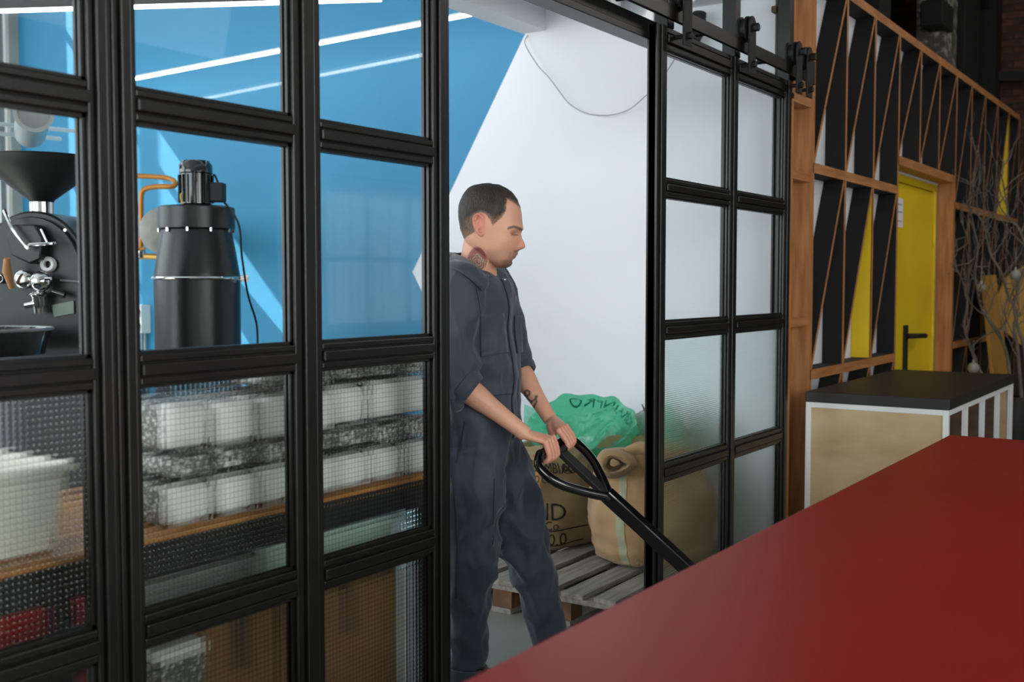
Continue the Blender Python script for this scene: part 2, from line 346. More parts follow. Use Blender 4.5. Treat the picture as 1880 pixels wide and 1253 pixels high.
# ================================================================== the black steel partition
def member(mb, a, b, v, along):          # a,b = (u0,z0),(u1,z1) of the face rectangle; moulded front and back
    (u0, z0), (u1, z1) = a, b
    mb.box((u0, v - .017, z0), (u1, v + .017, z1))
    if along == 'z':
        w = u1 - u0
        for f0, f1, d in ((0, .24, .023), (.30, .70, .031), (.76, 1, .023)): mb.box((u0 + w * f0, v - d, z0), (u0 + w * f1, v + d, z1))
    else:
        w = z1 - z0
        for f0, f1, d in ((0, .24, .023), (.30, .70, .031), (.76, 1, .023)): mb.box((u0, v - d, z0 + w * f0), (u1, v + d, z0 + w * f1))
RAILS = [(.05, .142), (.641, .711), (1.212, 1.277), (1.775, 1.842), (2.32, 2.40)]
def panel(root, stiles, v, rails=RAILS):
    for u0, u1 in stiles:
        mb = MB(); member(mb, (u0, rails[0][0]), (u1, rails[-1][1]), v, 'z'); mb.build('stile', M_steel, root, smooth=0, bevel=.003)
    for i in range(len(stiles) - 1):
        a, c = stiles[i][1], stiles[i + 1][0]
        for z0, z1 in rails:
            mb = MB(); member(mb, (a, z0), (c, z1), v, 'x')
            mb.build('rail', M_steel, root, smooth=0, bevel=.003)
            # welded corner fillets
        for k in range(len(rails) - 1):
            gm = (M_reedg if v < 1.96 else M_reed) if k < 2 else M_clear
            pb = MB().box((a - .006, v - .003, rails[k][1] - .006), (c + .006, v + .003, rails[k + 1][0] + .006)); pb.m = [1, 1, 0, 1, 1, 1]
            pb.build('pane', [gm, M_thin], root, smooth=0)
            gb = MB()
            for (x0, y0), (x1, y1) in (((a, rails[k][1]), (a + .008, rails[k + 1][0])), ((c - .008, rails[k][1]), (c, rails[k + 1][0])), ((a, rails[k][1]), (c, rails[k][1] + .008)), ((a, rails[k + 1][0] - .008), (c, rails[k + 1][0]))):
                gb.box((x0, v - .012, y0), (x1, v - .004, y1)).box((x0, v + .004, y0), (x1, v + .012, y1))
            gb.build('glazing_bead', M_steel, root, smooth=0)
t = thing('glazed_panel', (.86, VP, 0), 'black steel glazed panel beside the roaster, lower panes gridded', 'partition panel')
panel(t, [(.294, .352), (.812, .908), (1.368, 1.425)], VP)
t = thing('glazed_panel', (2.0, VP, 0), 'black steel glazed panel in front of bench stacked with white bags', 'partition panel')
panel(t, [(1.427, 1.484), (1.941, 2.037), (2.497, 2.575)], VP)
VD = 1.93
t = thing('sliding_door', (4.56, VD, 0), 'black steel sliding door with gridded lower panes hanging from rollers', 'door')
panel(t, [(3.825, 3.91), (4.545, 4.63), (5.225, 5.31)], VD, [(.05, .142), (.641, .711), (1.212, 1.277), (1.775, 1.842), (2.345, 2.43)])
for u in (3.97, 4.64, 5.25, 5.40):
    arc = [(u + .036 * math.cos(q), 2.575 + .036 * math.sin(q)) for q in [math.pi * k / 10 for k in range(11)]] + [(u - .036, 2.36), (u + .036, 2.36)]
    hg = MB().loft([[Vector((x, 1.846, z)) for x, z in arc], [Vector((x, 1.856, z)) for x, z in arc]]).build('hanger', M_blackmatte, t, smooth=0, bevel=.002)
    MB().lathe([(.02, -.02), (.056, -.02), (.056, -.012), (.044, -.008), (.044, .008), (.056, .012), (.056, .02), (.02, .02)], (u, 1.885, 2.556), (0, 1, 0), 28).build('roller', M_blackmatte, hg, smooth=40)
    MB().lathe([(.018, -.03), (.018, -.008), (.011, -.008), (.011, .03)], (u, 1.85, 2.56), (0, 1, 0), 6).build('bolt', M_blackmatte, hg, smooth=0)
    MB().lathe([(.015, -.02), (.015, -.006), (.009, -.006), (.009, .05)], (u, 1.85, 2.40), (0, 1, 0), 6).build('bolt', M_blackmatte, hg, smooth=0)
t = thing('door_track', (4.3, 1.89, 2.45), 'black flat bar track carrying the sliding door rollers', 'door track')
MB().box((2.75, 1.882, 2.455), (5.55, 1.898, 2.512)).build('bar', M_steel, t, smooth=0, bevel=.002)
for u in (2.95, 3.6, 4.3, 5.0, 5.5): MB().lathe([(.014, 0), (.014, .07)], (u, 1.895, 2.484), (0, 1, 0), 10).build('standoff', M_blackmatte, t)
for u in (2.80, 5.50): MB().box((u - .02, 1.86, 2.44), (u + .02, 1.90, 2.56)).build('end_stop', M_blackmatte, t, smooth=0, bevel=.003)
t = thing('transom_frame', (2.9, VP, 2.4), 'black steel transom frame with clear panes above door opening', 'transom')
mb = MB(); mb.box((.294, 1.955, 2.40), (5.45, 2.01, 2.455)).box((2.575, 1.945, 2.372), (5.45, 2.03, 2.40)).build('head_beam', M_steel, t, smooth=0, bevel=.003)
MB().box((.294, 1.955, 3.29), (5.45, 2.01, 3.35)).build('top_rail', M_steel, t, smooth=0, bevel=.003)
PU = [.32, 1.10, 1.88, 2.59, 3.30, 4.03, 4.72, 5.42]
for u in PU: MB().box((u - .03, 1.95, 2.455), (u + .03, 2.015, 3.29)).build('mullion', M_steel, t, smooth=0, bevel=.003)
for i in range(7): MB().box((PU[i] + .03, 1.98, 2.455), (PU[i + 1] - .03, 1.986, 3.29)).build('pane', M_clear, t, smooth=0)
mb = MB(); member(mb, (5.39, 0), (5.45, 2.40), VP + .03, 'z'); mb.build('jamb_post', M_steel, t, smooth=0, bevel=.003)
mb = MB(); member(mb, (2.58, 0), (2.61, 2.372), VP + .03, 'z'); mb.build('jamb_post', M_steel, t, smooth=0, bevel=.003)

# ================================================================== timber lattice
LF, LB = 1.98, 2.098
def board(root, name, p, q, wd=.03, sidew=False, front=LF, back=LB):     # a board on edge: pine front edge, black sides
    (u0, z0), (u1, z1) = p, q
    d = Vector((u1 - u0, 0, z1 - z0)); n = d.normalized(); t_ = Vector((-n.z, 0, n.x)) * wd / 2
    A, B = Vector((u0, 0, z0)), Vector((u1, 0, z1)); F_, K = Vector((0, front, 0)), Vector((0, back, 0))
    v = [A - t_ + F_, A + t_ + F_, B + t_ + F_, B - t_ + F_, A - t_ + K, A + t_ + K, B + t_ + K, B - t_ + K]
    mb = MB(); mb.add(v, [(0, 1, 2, 3)], 0); mb.add(v, [(4, 7, 6, 5), (0, 4, 5, 1), (1, 5, 6, 2), (2, 6, 7, 3), (3, 7, 4, 0)], 1)
    return mb.build(name, [M_wood if abs(d.z) > abs(d.x) else M_woodh, M_wood if sidew else M_black], root, smooth=0, fixn=True)
t = thing('timber_lattice', (5.86, LF, 0), 'pine lattice of slanted battens with black sides around yellow door', 'lattice screen')
PT = .575; U0 = 5.86; NS = 12
su = [U0 + PT * i for i in range(NS)]
for i, u in enumerate(su):
    z0 = 2.30 if i in (4, 5) else 0
    board(t, 'stud', (u, z0), (u, 3.09), .034 if i else .04, sidew=(i == 0))
board(t, 'beam', (U0, 3.115), (su[-1], 3.115), .055)
for a, bq in ((0, 3), (6, 11)):
    board(t, 'beam', (su[a], 2.06), (su[bq], 2.06), .055, front=LF - .004); board(t, 'beam', (su[a], .93), (su[bq], .93), .055, front=LF - .004)
board(t, 'door_header', (su[3], 2.265), (su[6], 2.265), .06, sidew=True)
MB().box((su[6] - .05, LF - .002, 0), (su[6] - .017, LB, 2.235)).build('door_jamb', M_wood, t, smooth=0)
for i in range(NS - 1):
    a, c = su[i] + .02, su[i + 1] - .02
    lo = 2.295 if 3 <= i <= 5 else 2.09
    board(t, 'batten', (a, lo), (c, 3.085), .026, front=LF + .002)
    if not 3 <= i <= 5:
        board(t, 'batten', (a, .96), (c, 2.03), .026, front=LF + .002); board(t, 'batten', (a, .01), (c, .9), .026, front=LF + .002)
# two studs carry a yellow painted panel on their side
for i, z0, z1 in ((2, .96, 2.03), (10, 2.09, 3.08)):
    MB().box((su[i] - .022, LF + .004, z0), (su[i] - .017, LB, z1)).build('yellow_infill', M_yellow, t, smooth=0)
for z in (2.38, 1.98, 1.2): MB().box((5.56, 1.99, z), (5.84, 2.045, z + .045)).build('noggin', M_woodh, t, smooth=0)
MB().box((5.47, 1.985, 0), (5.56, 2.045, 3.12)).build('end_post', M_wood, t, smooth=0, bevel=.004)
# yellow door
d = struct('door_1', MB().box((7.66, 2.118, .02), (9.2, 2.16, 2.16)), M_yellow, smooth=0, bevel=.004)
MB().box((7.6, 2.105, .0), (7.655, 2.19, 2.22)).box((9.205, 2.105, 0), (9.262, 2.19, 2.22)).box((7.655, 2.105, 2.165), (9.205, 2.19, 2.22)).build('door_frame', M_yellow, d, smooth=0, bevel=.003)
h = MB().box((8.33, 2.098, .78), (8.41, 2.118, 1.12)).build('handle_plate', M_blackmatte, d, smooth=0, bevel=.003)
MB().tube(bez([(8.37, 2.11, 1.04), (8.37, 2.06, 1.04), (8.41, 2.045, 1.04), (8.70, 2.045, 1.03)], 5), .02, 8).build('handle_lever', M_blackmatte, h)
for z in (.45, 1.0, 1.75): MB().lathe([(.014, 0), (.014, .16)], (9.19, 2.108, z), (0, 0, 1), 10).build('hinge', M_yellow, d)
mb = MB().box((8.04, 2.1155, 1.84), (8.26, 2.1175, 2.05)); nt_ = mb.build('notice_sheet', mat('paper', '#d9d6d8', .8), None, smooth=0)
tag(nt_, 'small white printed notice stuck on the yellow door', 'notice')
MB().box((8.06, 2.1145, 1.945), (8.24, 2.1155, 1.955)).box((8.08, 2.1145, 2.0), (8.22, 2.1155, 2.008)).box((8.08, 2.1145, 1.88), (8.22, 2.1155, 1.888)).build('printed_line', mat('lilac_ink', '#8a7fa8', .8), nt_, smooth=0)
t = tag(MB().box((5.9, 2.05, 1.42), (5.93, 2.095, 1.66)).box((5.93, 2.06, 1.44), (5.99, 2.085, 1.64)).build('wall_switch_box', M_blackmatte, None, smooth=0, bevel=.004), 'small black control box fixed behind first lattice stud', 'control box')
Z3_ = Vector((0, 0, 1))
# ================================================================== red table, counter
TZ = .868
t = thing('table', (2.6, .15, 0), 'large red laminate table with a plain flat top', 'table')
MB().box((.9, -.62, TZ - .04), (4.25, .904, TZ)).build('tabletop', M_red, t, smooth=0, bevel=.003)
for u, v in ((1.1, -.42), (4.02, -.42), (1.1, .68), (4.02, .68)): MB().box((u - .04, v - .04, 0), (u + .04, v + .04, TZ - .04)).build('leg', M_blackmatte, t, smooth=0, bevel=.004)
MB().box((1.1, -.44, TZ - .12), (4.02, -.40, TZ - .04)).box((1.1, .66, TZ - .12), (4.02, .70, TZ - .04)).build('apron', M_blackmatte, t, smooth=0)

M_ply = mat('birch_plywood', '#c3ab86', .6, 0, '#b09468', 3.5, (.5, 1.2, 3), bump=.04, bscale=40, lo=.3, hi=.75)
M_ctop = mat('black_worktop', '#161412', .5, 0, '#1d1a16', 4, bump=.05, bscale=80)
CU, CE, CV0, CV1 = 5.56, 7.32, 1.19, 1.9
t = thing('counter', (6.4, 1.55, 0), 'plywood counter with white tube frame and thick black top', 'counter')
MB().box((CU - .005, CV0 - .005, TZ - .055), (CE, CV1, TZ)).build('worktop', M_ctop, t, smooth=0, bevel=.003)
f = .028
for u, v in ((CU, CV0), (CU, CV1 - f), (CE - f, CV0), (CE - f, CV1 - f)): MB().box((u, v, 0), (u + f, v + f, TZ - .055)).build('frame_post', M_whitem, t, smooth=0, bevel=.002)
for z in (TZ - .055 - f, .03):
    for a, bq in (((CU, CV0 + f, z), (CU + f, CV1 - f, z + f)), ((CE - f, CV0 + f, z), (CE, CV1 - f, z + f)), ((CU + f, CV0, z), (CE - f, CV0 + f, z + f)), ((CU + f, CV1 - f, z), (CE - f, CV1, z + f))):
        MB().box(a, bq).build('frame_rail', M_whitem, t, smooth=0, bevel=.002)
MB().box((CU + .006, CV0 + f, .058), (CU + .022, CV1 - f, TZ - .055 - f)).build('end_panel', M_ply, t, smooth=0)
MB().box((CE - .022, CV0 + f, .058), (CE - .006, CV1 - f, TZ - .055 - f)).build('end_panel', M_ply, t, smooth=0)
M_brownp = mat('brown_panel', '#5d4632', .6, 0, '#4a3727', 5, (1, 1, 4))
for k in range(1, 4):
    u = CU + (CE - CU) * k / 4; MB().box((u - .014, CV0, .058), (u + .014, CV0 + f, TZ - .055 - f)).build('frame_post', M_whitem, t, smooth=0, bevel=.002)
    MB().box((u - .009, CV0 + f, .058), (u + .009, CV1 - f, TZ - .055 - f)).build('divider', M_brownp, t, smooth=0)
MB().box((CU + f, CV0 + .35, .058), (CE - f, CV0 + .37, TZ - .055 - f)).build('back_panel', M_brownp, t, smooth=0)

# ================================================================== pallet
M_plank = mat('weathered_plank', '#9b958b', .8, 0, '#77706a', 5, (.7, 7, 7), bump=.25, bscale=25)
M_block = mat('pallet_block', '#7d5c3f', .8, 0, '#5b3f2b', 8, (6, 1, 1), bump=.25, bscale=25)
t = thing('pallet', (4.44, 2.45, 0), 'weathered wooden pallet carrying coffee sacks behind sliding door', 'pallet')
PA, PB, PV0, PV1 = 3.84, 5.04, 1.995, 2.97
def warped(a, bq, n=5):
    mb = MB(); x0, y0, z0 = a; x1, y1, z1 = bq; rr = []
    for i in range(n + 1):
        x = lerp(x0, x1, i / n); o = nz((x * 2, y0 * 9, 3)) * .004; e = (random.uniform(-.004, .008) if i in (0, n) else 0) * (1 if i else -1)
        rr.append([Vector((x + e, y0 + o, z0)), Vector((x + e, y1 + o, z0)), Vector((x + e, y1 + o, z1 + o)), Vector((x + e, y0 + o, z1 + o))])
    return mb.loft(rr)
for v0, v1 in ((1.995, 2.042), (2.088, 2.19), (2.238, 2.345), (2.40, 2.535), (2.585, 2.715), (2.765, 2.88), (2.91, 2.97)):
    warped((PA, v0, .122), (PB, v1, .144)).build('deck_plank', M_plank, t, smooth=0, bevel=.002)
for u in (PA + .002, (PA + PB) / 2 - .05, PB - .102):
    warped_ = MB().box((u, PV0, .100), (u + .1, PV1, .122)).build('stringer_board', M_plank, t, smooth=0, bevel=.002)
    for v in (2.0, 2.30, 2.60, 2.86): MB().box((u + .006, v, .022), (u + .1, v + .1, .100)).build('block', M_block, t, smooth=0, bevel=.003)
for v in (2.0, 2.30, 2.60, 2.86): MB().box((PA, v, 0), (PB, v + .1, .022)).build('bottom_board', M_plank, t, smooth=0, bevel=.002)

# ================================================================== coffee sacks
def burlap(name, c, d):
    m, nt, b = newmat(name); L = nt.links.new
    tc = N(nt, 'ShaderNodeTexCoord'); b.inputs['Roughness'].default_value = .9; b.inputs['Sheen Weight'].default_value = .15
    n = N(nt, 'ShaderNodeTexNoise'); n.inputs['Scale'].default_value = 7; n.inputs['Detail'].default_value = 8; L(tc.outputs['Object'], n.inputs['Vector'])
    r = N(nt, 'ShaderNodeValToRGB'); r.color_ramp.elements[0].position = .3; r.color_ramp.elements[1].position = .7
    r.color_ramp.elements[0].color = hexc(c); r.color_ramp.elements[1].color = hexc(d); L(n.outputs[0], r.inputs[0]); L(r.outputs[0], b.inputs['Base Color'])
    w1 = N(nt, 'ShaderNodeTexWave', wave_type='BANDS', bands_direction='Z'); w1.inputs['Scale'].default_value = 90; w1.inputs['Distortion'].default_value = 1.5
    w2 = N(nt, 'ShaderNodeTexWave', wave_type='BANDS', bands_direction='DIAGONAL'); w2.inputs['Scale'].default_value = 90; w2.inputs['Distortion'].default_value = 1.5
    L(tc.outputs['Object'], w1.inputs['Vector']); L(tc.outputs['Object'], w2.inputs['Vector'])
    ad = N(nt, 'ShaderNodeMath', operation='ADD'); L(w1.outputs[1], ad.inputs[0]); L(w2.outputs[1], ad.inputs[1])
    bp = N(nt, 'ShaderNodeBump'); bp.inputs['Strength'].default_value = .35; bp.inputs['Distance'].default_value = .003; L(ad.outputs[0], bp.inputs['Height']); L(bp.outputs[0], b.inputs['Normal'])
    return m
M_bur1 = burlap('burlap_olive', '#a08d66', '#8a7650'); M_bur2 = burlap('burlap_tan', '#b3946b', '#9d7c54')
M_stripe = mat('green_stripe', '#8f9f86', .9, 0, '#a99f7c', 60, bump=.3, bscale=200)
M_ink = mat('black_ink', '#1d1a14', .9); M_redst = mat('red_stitch', '#a4613f', .9, 0, '#b08a60', 60)
def sack_fn(c, rx, ry, z0, h, yaw, seed, lean=(0, 0), sag=.0, prof=None):
    ca, sa = math.cos(yaw), math.sin(yaw)
    prof = prof or [(0, .80), (.04, .95), (.15, 1.03), (.35, 1.06), (.6, 1.0), (.8, .9), (.92, .76), (1, .60)]
    def pr(t):
        for (a, x), (b_, y) in zip(prof, prof[1:]):
            if t <= b_: return lerp(x, y, sstep(0, 1, (t - a) / (b_ - a)))
        return prof[-1][1]
    def fn(th, t, off=0.0):              # th angle, t height 0..1
        k = pr(t); e = .72
        cx, sx = math.cos(th), math.sin(th)
        x = math.copysign(abs(cx) ** e, cx) * rx * k; y = math.copysign(abs(sx) ** e, sx) * ry * k
        wr = nz((math.cos(th) * 1.6, math.sin(th) * 1.6, t * 2.2), 1.3, seed) * .030 + nz((math.cos(th) * 3, math.sin(th) * 3, t * 9), 1.0, seed + 5) * .011
        q = 1 + (wr + off) / max(rx, ry); x *= q; y *= q
        z = z0 + h * t + (nz((cx, sx, 0), 1.1, seed + 9) * .05 * t) - sag * t * t * sx * 0
        x += lean[0] * t * t; y += lean[1] * t * t
        return Vector((c[0] + x * ca - y * sa, c[1] + x * sa + y * ca, z))
    return fn
def sack_body(fn, nseg=64, nh=40, top='flat', c=None):
    mb = MB(); rings = [[fn(2 * math.pi * k / nseg, 0) for k in range(nseg)]]
    cb = sum(rings[0], Vector()) / nseg
    rings = [[lerp(cb, p, .5) for p in rings[0]]] + [[fn(2 * math.pi * k / nseg, j / nh) for k in range(nseg)] for j in range(nh + 1)]
    tp = rings[-1]; ct = sum(tp, Vector()) / nseg
    for s, dz in ((.94, .012), (.86, .004), (.80, -.03), (.6, -.07), (.2, -.09)): rings.append([lerp(ct, p, s) + Vector((0, 0, dz + nz(p, 9) * .02)) for p in tp])
    return mb.loft(rings)
def print_on(fn, rows, parent, name, th0, tscale, m):     # rows: (text, dtheta, t, size)
    for txt, dth, tt, size in rows:
        cu = bpy.data.curves.new('txt', 'FONT'); cu.body = txt; cu.size = size; cu.resolution_u = 3
        to = bpy.data.objects.new('txt', cu); COL.objects.link(to)
        dg = bpy.context.evaluated_depsgraph_get(); me = bpy.data.meshes.new_from_object(to.evaluated_get(dg)); bpy.data.objects.remove(to)
        bm = bmesh.new(); bm.from_mesh(me); bmesh.ops.triangulate(bm, faces=bm.faces)
        for _ in range(2): bmesh.ops.subdivide_edges(bm, edges=[e for e in bm.edges if e.calc_length() > .012], cuts=1); bmesh.ops.triangulate(bm, faces=bm.faces)
        mb = MB(); bm.verts.index_update()
        mb.add([fn(th0 + dth + v.co.x * tscale[0], tt + v.co.y * tscale[1], .004) for v in bm.verts], [[v.index for v in f.verts] for f in bm.faces])
        bm.free(); mb.build(name, m, parent, smooth=0, fixn=False)
def strip_on(fn, th_a, th_b, t_a, t_b, parent, name, m, off=.003, n=40, vert=True):
    mb = MB()
    mb.grid(lambda i, j: fn(lerp(th_a(i) if callable(th_a) else th_a, th_b(i) if callable(th_b) else th_b, j), lerp(t_a, t_b, i), off) if vert else fn(lerp(th_a, th_b, i), lerp(t_a(i) if callable(t_a) else t_a, t_b(i) if callable(t_b) else t_b, j), off), n, 3)
    return mb.build(name, m, parent, fixn=False)

# camera-facing angle of a sack at c
def face_angle(c, yaw): d = Vector((-c[0], -c[1])); return math.atan2(d.y, d.x) - yaw
c2 = (4.575, 2.30); yaw2 = R(-28)
fn2 = sack_fn(c2, .275, .225, .146, .475, yaw2, 3.1, (-.02, .0))
t = thing('coffee_sack', (c2[0], c2[1], .145), 'tan burlap coffee sack with pale green stripe and rolled open mouth', 'sack')
sack_body(fn2).build('sack_body', M_bur2, t, smooth=80)
fa = face_angle(c2, yaw2)
strip_on(fn2, lambda i: fa - .62 + .14 * (1 - i), lambda i: fa - .42 + .14 * (1 - i), .02, .98, t, 'woven_stripe', M_stripe)
# rolled lip at the mouth
top = [fn2(2 * math.pi * k / 48, 1.0) for k in range(48)]
mb = MB(); rings = []
for k, p in enumerate(top):
    ctr = sum(top, Vector()) / 48; o = (p - ctr); o.z = 0; o.normalize(); th = 2 * math.pi * k / 48
    rr = .022 + .010 * max(0, math.cos(th - fa + .25)) ** 2 + .006 * nz(p, 12)
    cpt = p + Vector((0, 0, .01 + .035 * max(0, math.cos(th - fa + .3)) ** 3)) - o * .012
    rings.append([cpt + (o * math.cos(a) + Vector((0, 0, 1)) * math.sin(a)) * rr * (1 + .1 * math.sin(3 * a)) for a in [2 * math.pi * j / 12 for j in range(12)]])
rings.append(rings[0]); mb.loft(rings, True, False).build('rolled_lip', M_bur2, t, smooth=80)

def fold_ring(cx, cy, ax_, ay_, back, seed):
    out = []
    for k in range(36):
        a = 2 * math.pi * k / 36; q = 1 + .16 * nz((math.cos(a), math.sin(a), 0), 1.6, seed)
        out.append(P(cx + ax_ * q * math.cos(a), cy - ay_ * q * math.sin(a) + 3 * math.sin(a * 2), 4.78 + back))
    return out
MB().loft([fold_ring(1130, 850, 10, 5, .16, 4), fold_ring(1131, 853, 17, 9, .10, 4), fold_ring(1132, 854, 20, 11, .01, 4), fold_ring(1131, 853, 24, 15, -.008, 5), fold_ring(1130, 851, 31, 21, .004, 5), fold_ring(1130, 850, 37, 27, .06, 6), fold_ring(1132, 852, 38, 28, .16, 6)], cap=False).build('folded_mouth', M_bur2, t, smooth=80)
c1 = (4.56, 2.88); yaw1 = R(-20)
fn1 = sack_fn(c1, .255, .23, .146, .47, yaw1, 8.4)
t = thing('coffee_sack', (c1[0], c1[1], .145), 'olive burlap coffee sack printed with black lettering under green liner', 'sack')
sack_body(fn1).build('sack_body', M_bur1, t, smooth=80)
fa1 = face_angle(c1, yaw1)
ts = (1 / .26, 1 / .47)
print_on(fn1, [('COLOMBIA', -.62, .80, .066), ('PRODUCTO CO', -.95, .70, .044), ('AND', -.42, .335, .115), ('City Co', -.36, .235, .062), ('70.0', .02, .07, .085)], t, 'lettering', fa1, ts, M_ink)
print_on(fn1, [('@', .52, .82, .05)], t, 'lettering', fa1, ts, M_ink)
for tt in (.205, .045): strip_on(fn1, fa1 - .7, fa1 + .85, lambda i, q=tt: q + .03 * i * i, lambda i, q=tt: q + .014 + .03 * i * i, t, 'printed_line', M_ink, vert=False)
strip_on(fn1, fa1 - .12, fa1 + .02, .30, .95, t, 'red_stitching', M_redst, off=.002)

# ---- translucent green liner bag
def plastic(name, col, alpha):
    m, nt, b = newmat(name); nt.nodes.remove(b); out = nt.nodes['Material Output']; L = nt.links.new
    tr = N(nt, 'ShaderNodeBsdfTransparent'); tl = N(nt, 'ShaderNodeBsdfTranslucent'); df = N(nt, 'ShaderNodeBsdfDiffuse'); gl = N(nt, 'ShaderNodeBsdfGlossy')
    c = hexc(col); tr.inputs[0].default_value = tuple(.35 + .65 * x for x in c[:3]) + (1,); tl.inputs[0].default_value = c; df.inputs[0].default_value = c; gl.inputs['Roughness'].default_value = .22
    a = N(nt, 'ShaderNodeMixShader'); a.inputs[0].default_value = .45; L(tl.outputs[0], a.inputs[1]); L(df.outputs[0], a.inputs[2])
    q = N(nt, 'ShaderNodeMixShader'); q.inputs[0].default_value = alpha; L(tr.outputs[0], q.inputs[1]); L(a.outputs[0], q.inputs[2])
    fr = schlick(nt, .05)
    tc = N(nt, 'ShaderNodeTexCoord'); n = N(nt, 'ShaderNodeTexNoise'); n.inputs['Scale'].default_value = 22; n.inputs['Detail'].default_value = 3; n.inputs['Distortion'].default_value = 1.5
    bp = N(nt, 'ShaderNodeBump'); bp.inputs['Strength'].default_value = .6; bp.inputs['Distance'].default_value = .03
    L(tc.outputs['Object'], n.inputs['Vector']); L(n.outputs[0], bp.inputs['Height'])
    for x in (gl, df): L(bp.outputs[0], x.inputs['Normal'])
    z = N(nt, 'ShaderNodeMixShader'); L(fr.outputs[0], z.inputs[0]); L(q.outputs[0], z.inputs[1]); L(gl.outputs[0], z.inputs[2]); L(z.outputs[0], out.inputs[0])
    return m
M_green = plastic('green_film', '#86ecca', .44); M_greyfilm = plastic('grey_green_film', '#a9c4b3', .75)
t = thing('liner_bag', P(1085, 840, 5.5), 'crumpled translucent green plastic liner bag bulging open above sacks', 'plastic bag')
gc = P(1083, 776, 5.55); gR = RT.copy(); gU = (UP * .80 + FH * .60).normalized(); gN = gR.cross(gU).normalized()
if gN.dot(FH) > 0: gN = -gN            # towards the viewer and up
def liner(s, tt):
    th = 2 * math.pi * s
    # tt: 0 base behind/below -> .55 rim -> 1 inside bottom
    prof = [(0, .55, -.30), (.15, .80, -.26), (.3, 1.0, -.16), (.45, 1.06, -.05), (.55, .98, .02), (.65, .88, -.01), (.8, .70, -.10), (.92, .45, -.15), (1, .12, -.16)]
    for (a, r0, d0), (b_, r1, d1) in zip(prof, prof[1:]):
        if tt <= b_ + 1e-9: k = sstep(0, 1, (tt - a) / (b_ - a)); r = lerp(r0, r1, k); d = lerp(d0, d1, k); break
    q = Vector((math.cos(th), math.sin(th), tt))
    r *= 1 + .13 * nz(q, 1.4, 2) + .07 * nz(q, 3.7, 6) + .03 * abs(nz(q, 9, 1))
    d += .05 * nz(q, 2.6, 9)
    ex = .235 * (1.12 if math.cos(th) < 0 else 1.0); ey = .165
    return gc + gR * (math.cos(th) * ex * r - (.05 * (1 - tt) if math.cos(th) < 0 else 0)) + gU * (math.sin(th) * ey * r) + gN * d
MB().grid(liner, 72, 40, cu=True).build('film', M_green, t, smooth=80, fixn=False)
# loose film hanging to the left and down over the sacks
def apron_f(i, j):
    x = lerp(962, 1130, i); top = 742 + 22 * math.sin(i * 3) ; bot = 800 + 46 * math.sin(min(1, i * 1.1) * math.pi)
    p = P(x, lerp(top, bot, j), 5.36 + .10 * math.sin(i * 3)); q = Vector((i * 3, j * 2, 0))
    return p - FH * (.05 * nz(q, 2, 3) + .03 * nz(q, 6, 8))
MB().grid(apron_f, 40, 16).build('film', M_green, t, smooth=80, fixn=False)
M_ginkd = mat('dark_green_ink', '#1c7a62', .6)
cu = bpy.data.curves.new('txt', 'FONT'); cu.body = 'GRAINPRO'; cu.size = .075; cu.resolution_u = 3
to = bpy.data.objects.new('txt', cu); COL.objects.link(to); dg = bpy.context.evaluated_depsgraph_get()
me = bpy.data.meshes.new_from_object(to.evaluated_get(dg)); bpy.data.objects.remove(to)
mb = MB(); mb.add([liner((.985 + v.co.x * .88) % 1.0, .73 - v.co.y * 2.0) + gN * .012 for v in me.vertices], [list(p.vertices) for p in me.polygons])
mb.build('lettering', M_ginkd, t, smooth=0, fixn=False)
# ---- grey-green film bag with a tuft, at the right, partly behind the door
def blob(name, c, r, sc, seed, m, label, cat, amp=.16):
    mb = MB().ball((0, 0, 0), 1, 40, 24); bmv = []
    for p in mb.v:
        n = p.normalized(); q = 1 + amp * nz(n, 1.7, seed) + amp * .5 * nz(n, 4.5, seed + 3); bmv.append(Vector((p.x * sc[0], p.y * sc[1], p.z * sc[2])) * q * r + Vector(c))
    mb.v = bmv; o = mb.build(name, m, None, smooth=80); return tag(o, label, cat)
gb = P(1205, 815, 5.75)
t = thing('liner_bag', gb, 'pale grey green plastic liner bag beside the rolled burlap mouth', 'plastic bag')
mb = MB().ball((0, 0, 0), 1, 40, 24); mb.v = [Vector((p.x * .20, p.y * .16, p.z * .20)) * (1 + .2 * nz(p, 1.7, 3) + .1 * nz(p, 4.5, 6)) + gb for p in mb.v]
mb.build('film', M_greyfilm, t, smooth=80)
mb = MB()
for k in range(9):
    a = P(1188 + k * 3, 770, 5.70); bq = P(1178 + k * 6, 742 + (k % 3) * 9, 5.68); mb.tube(bez([a, (a + bq) / 2 + UP * .01, bq], 4), [.006, .006, .006, .005, .005, .004, .004, .003, .002], 5)
mb.build('knotted_end', mat('dry_tuft', '#5d5a3e', .8, 0, '#7a6a45', 20), t)
# third sack under the film, seen between the others
c3 = (5.10, 2.66); fn3 = sack_fn(c3, .26, .24, .146, .50, R(10), 15.2)
t = thing('coffee_sack', (c3[0], c3[1], .145), 'full burlap coffee sack at the rear holding the plastic liners', 'sack'); sack_body(fn3, 48, 28).build('sack_body', M_bur1, t, smooth=80)

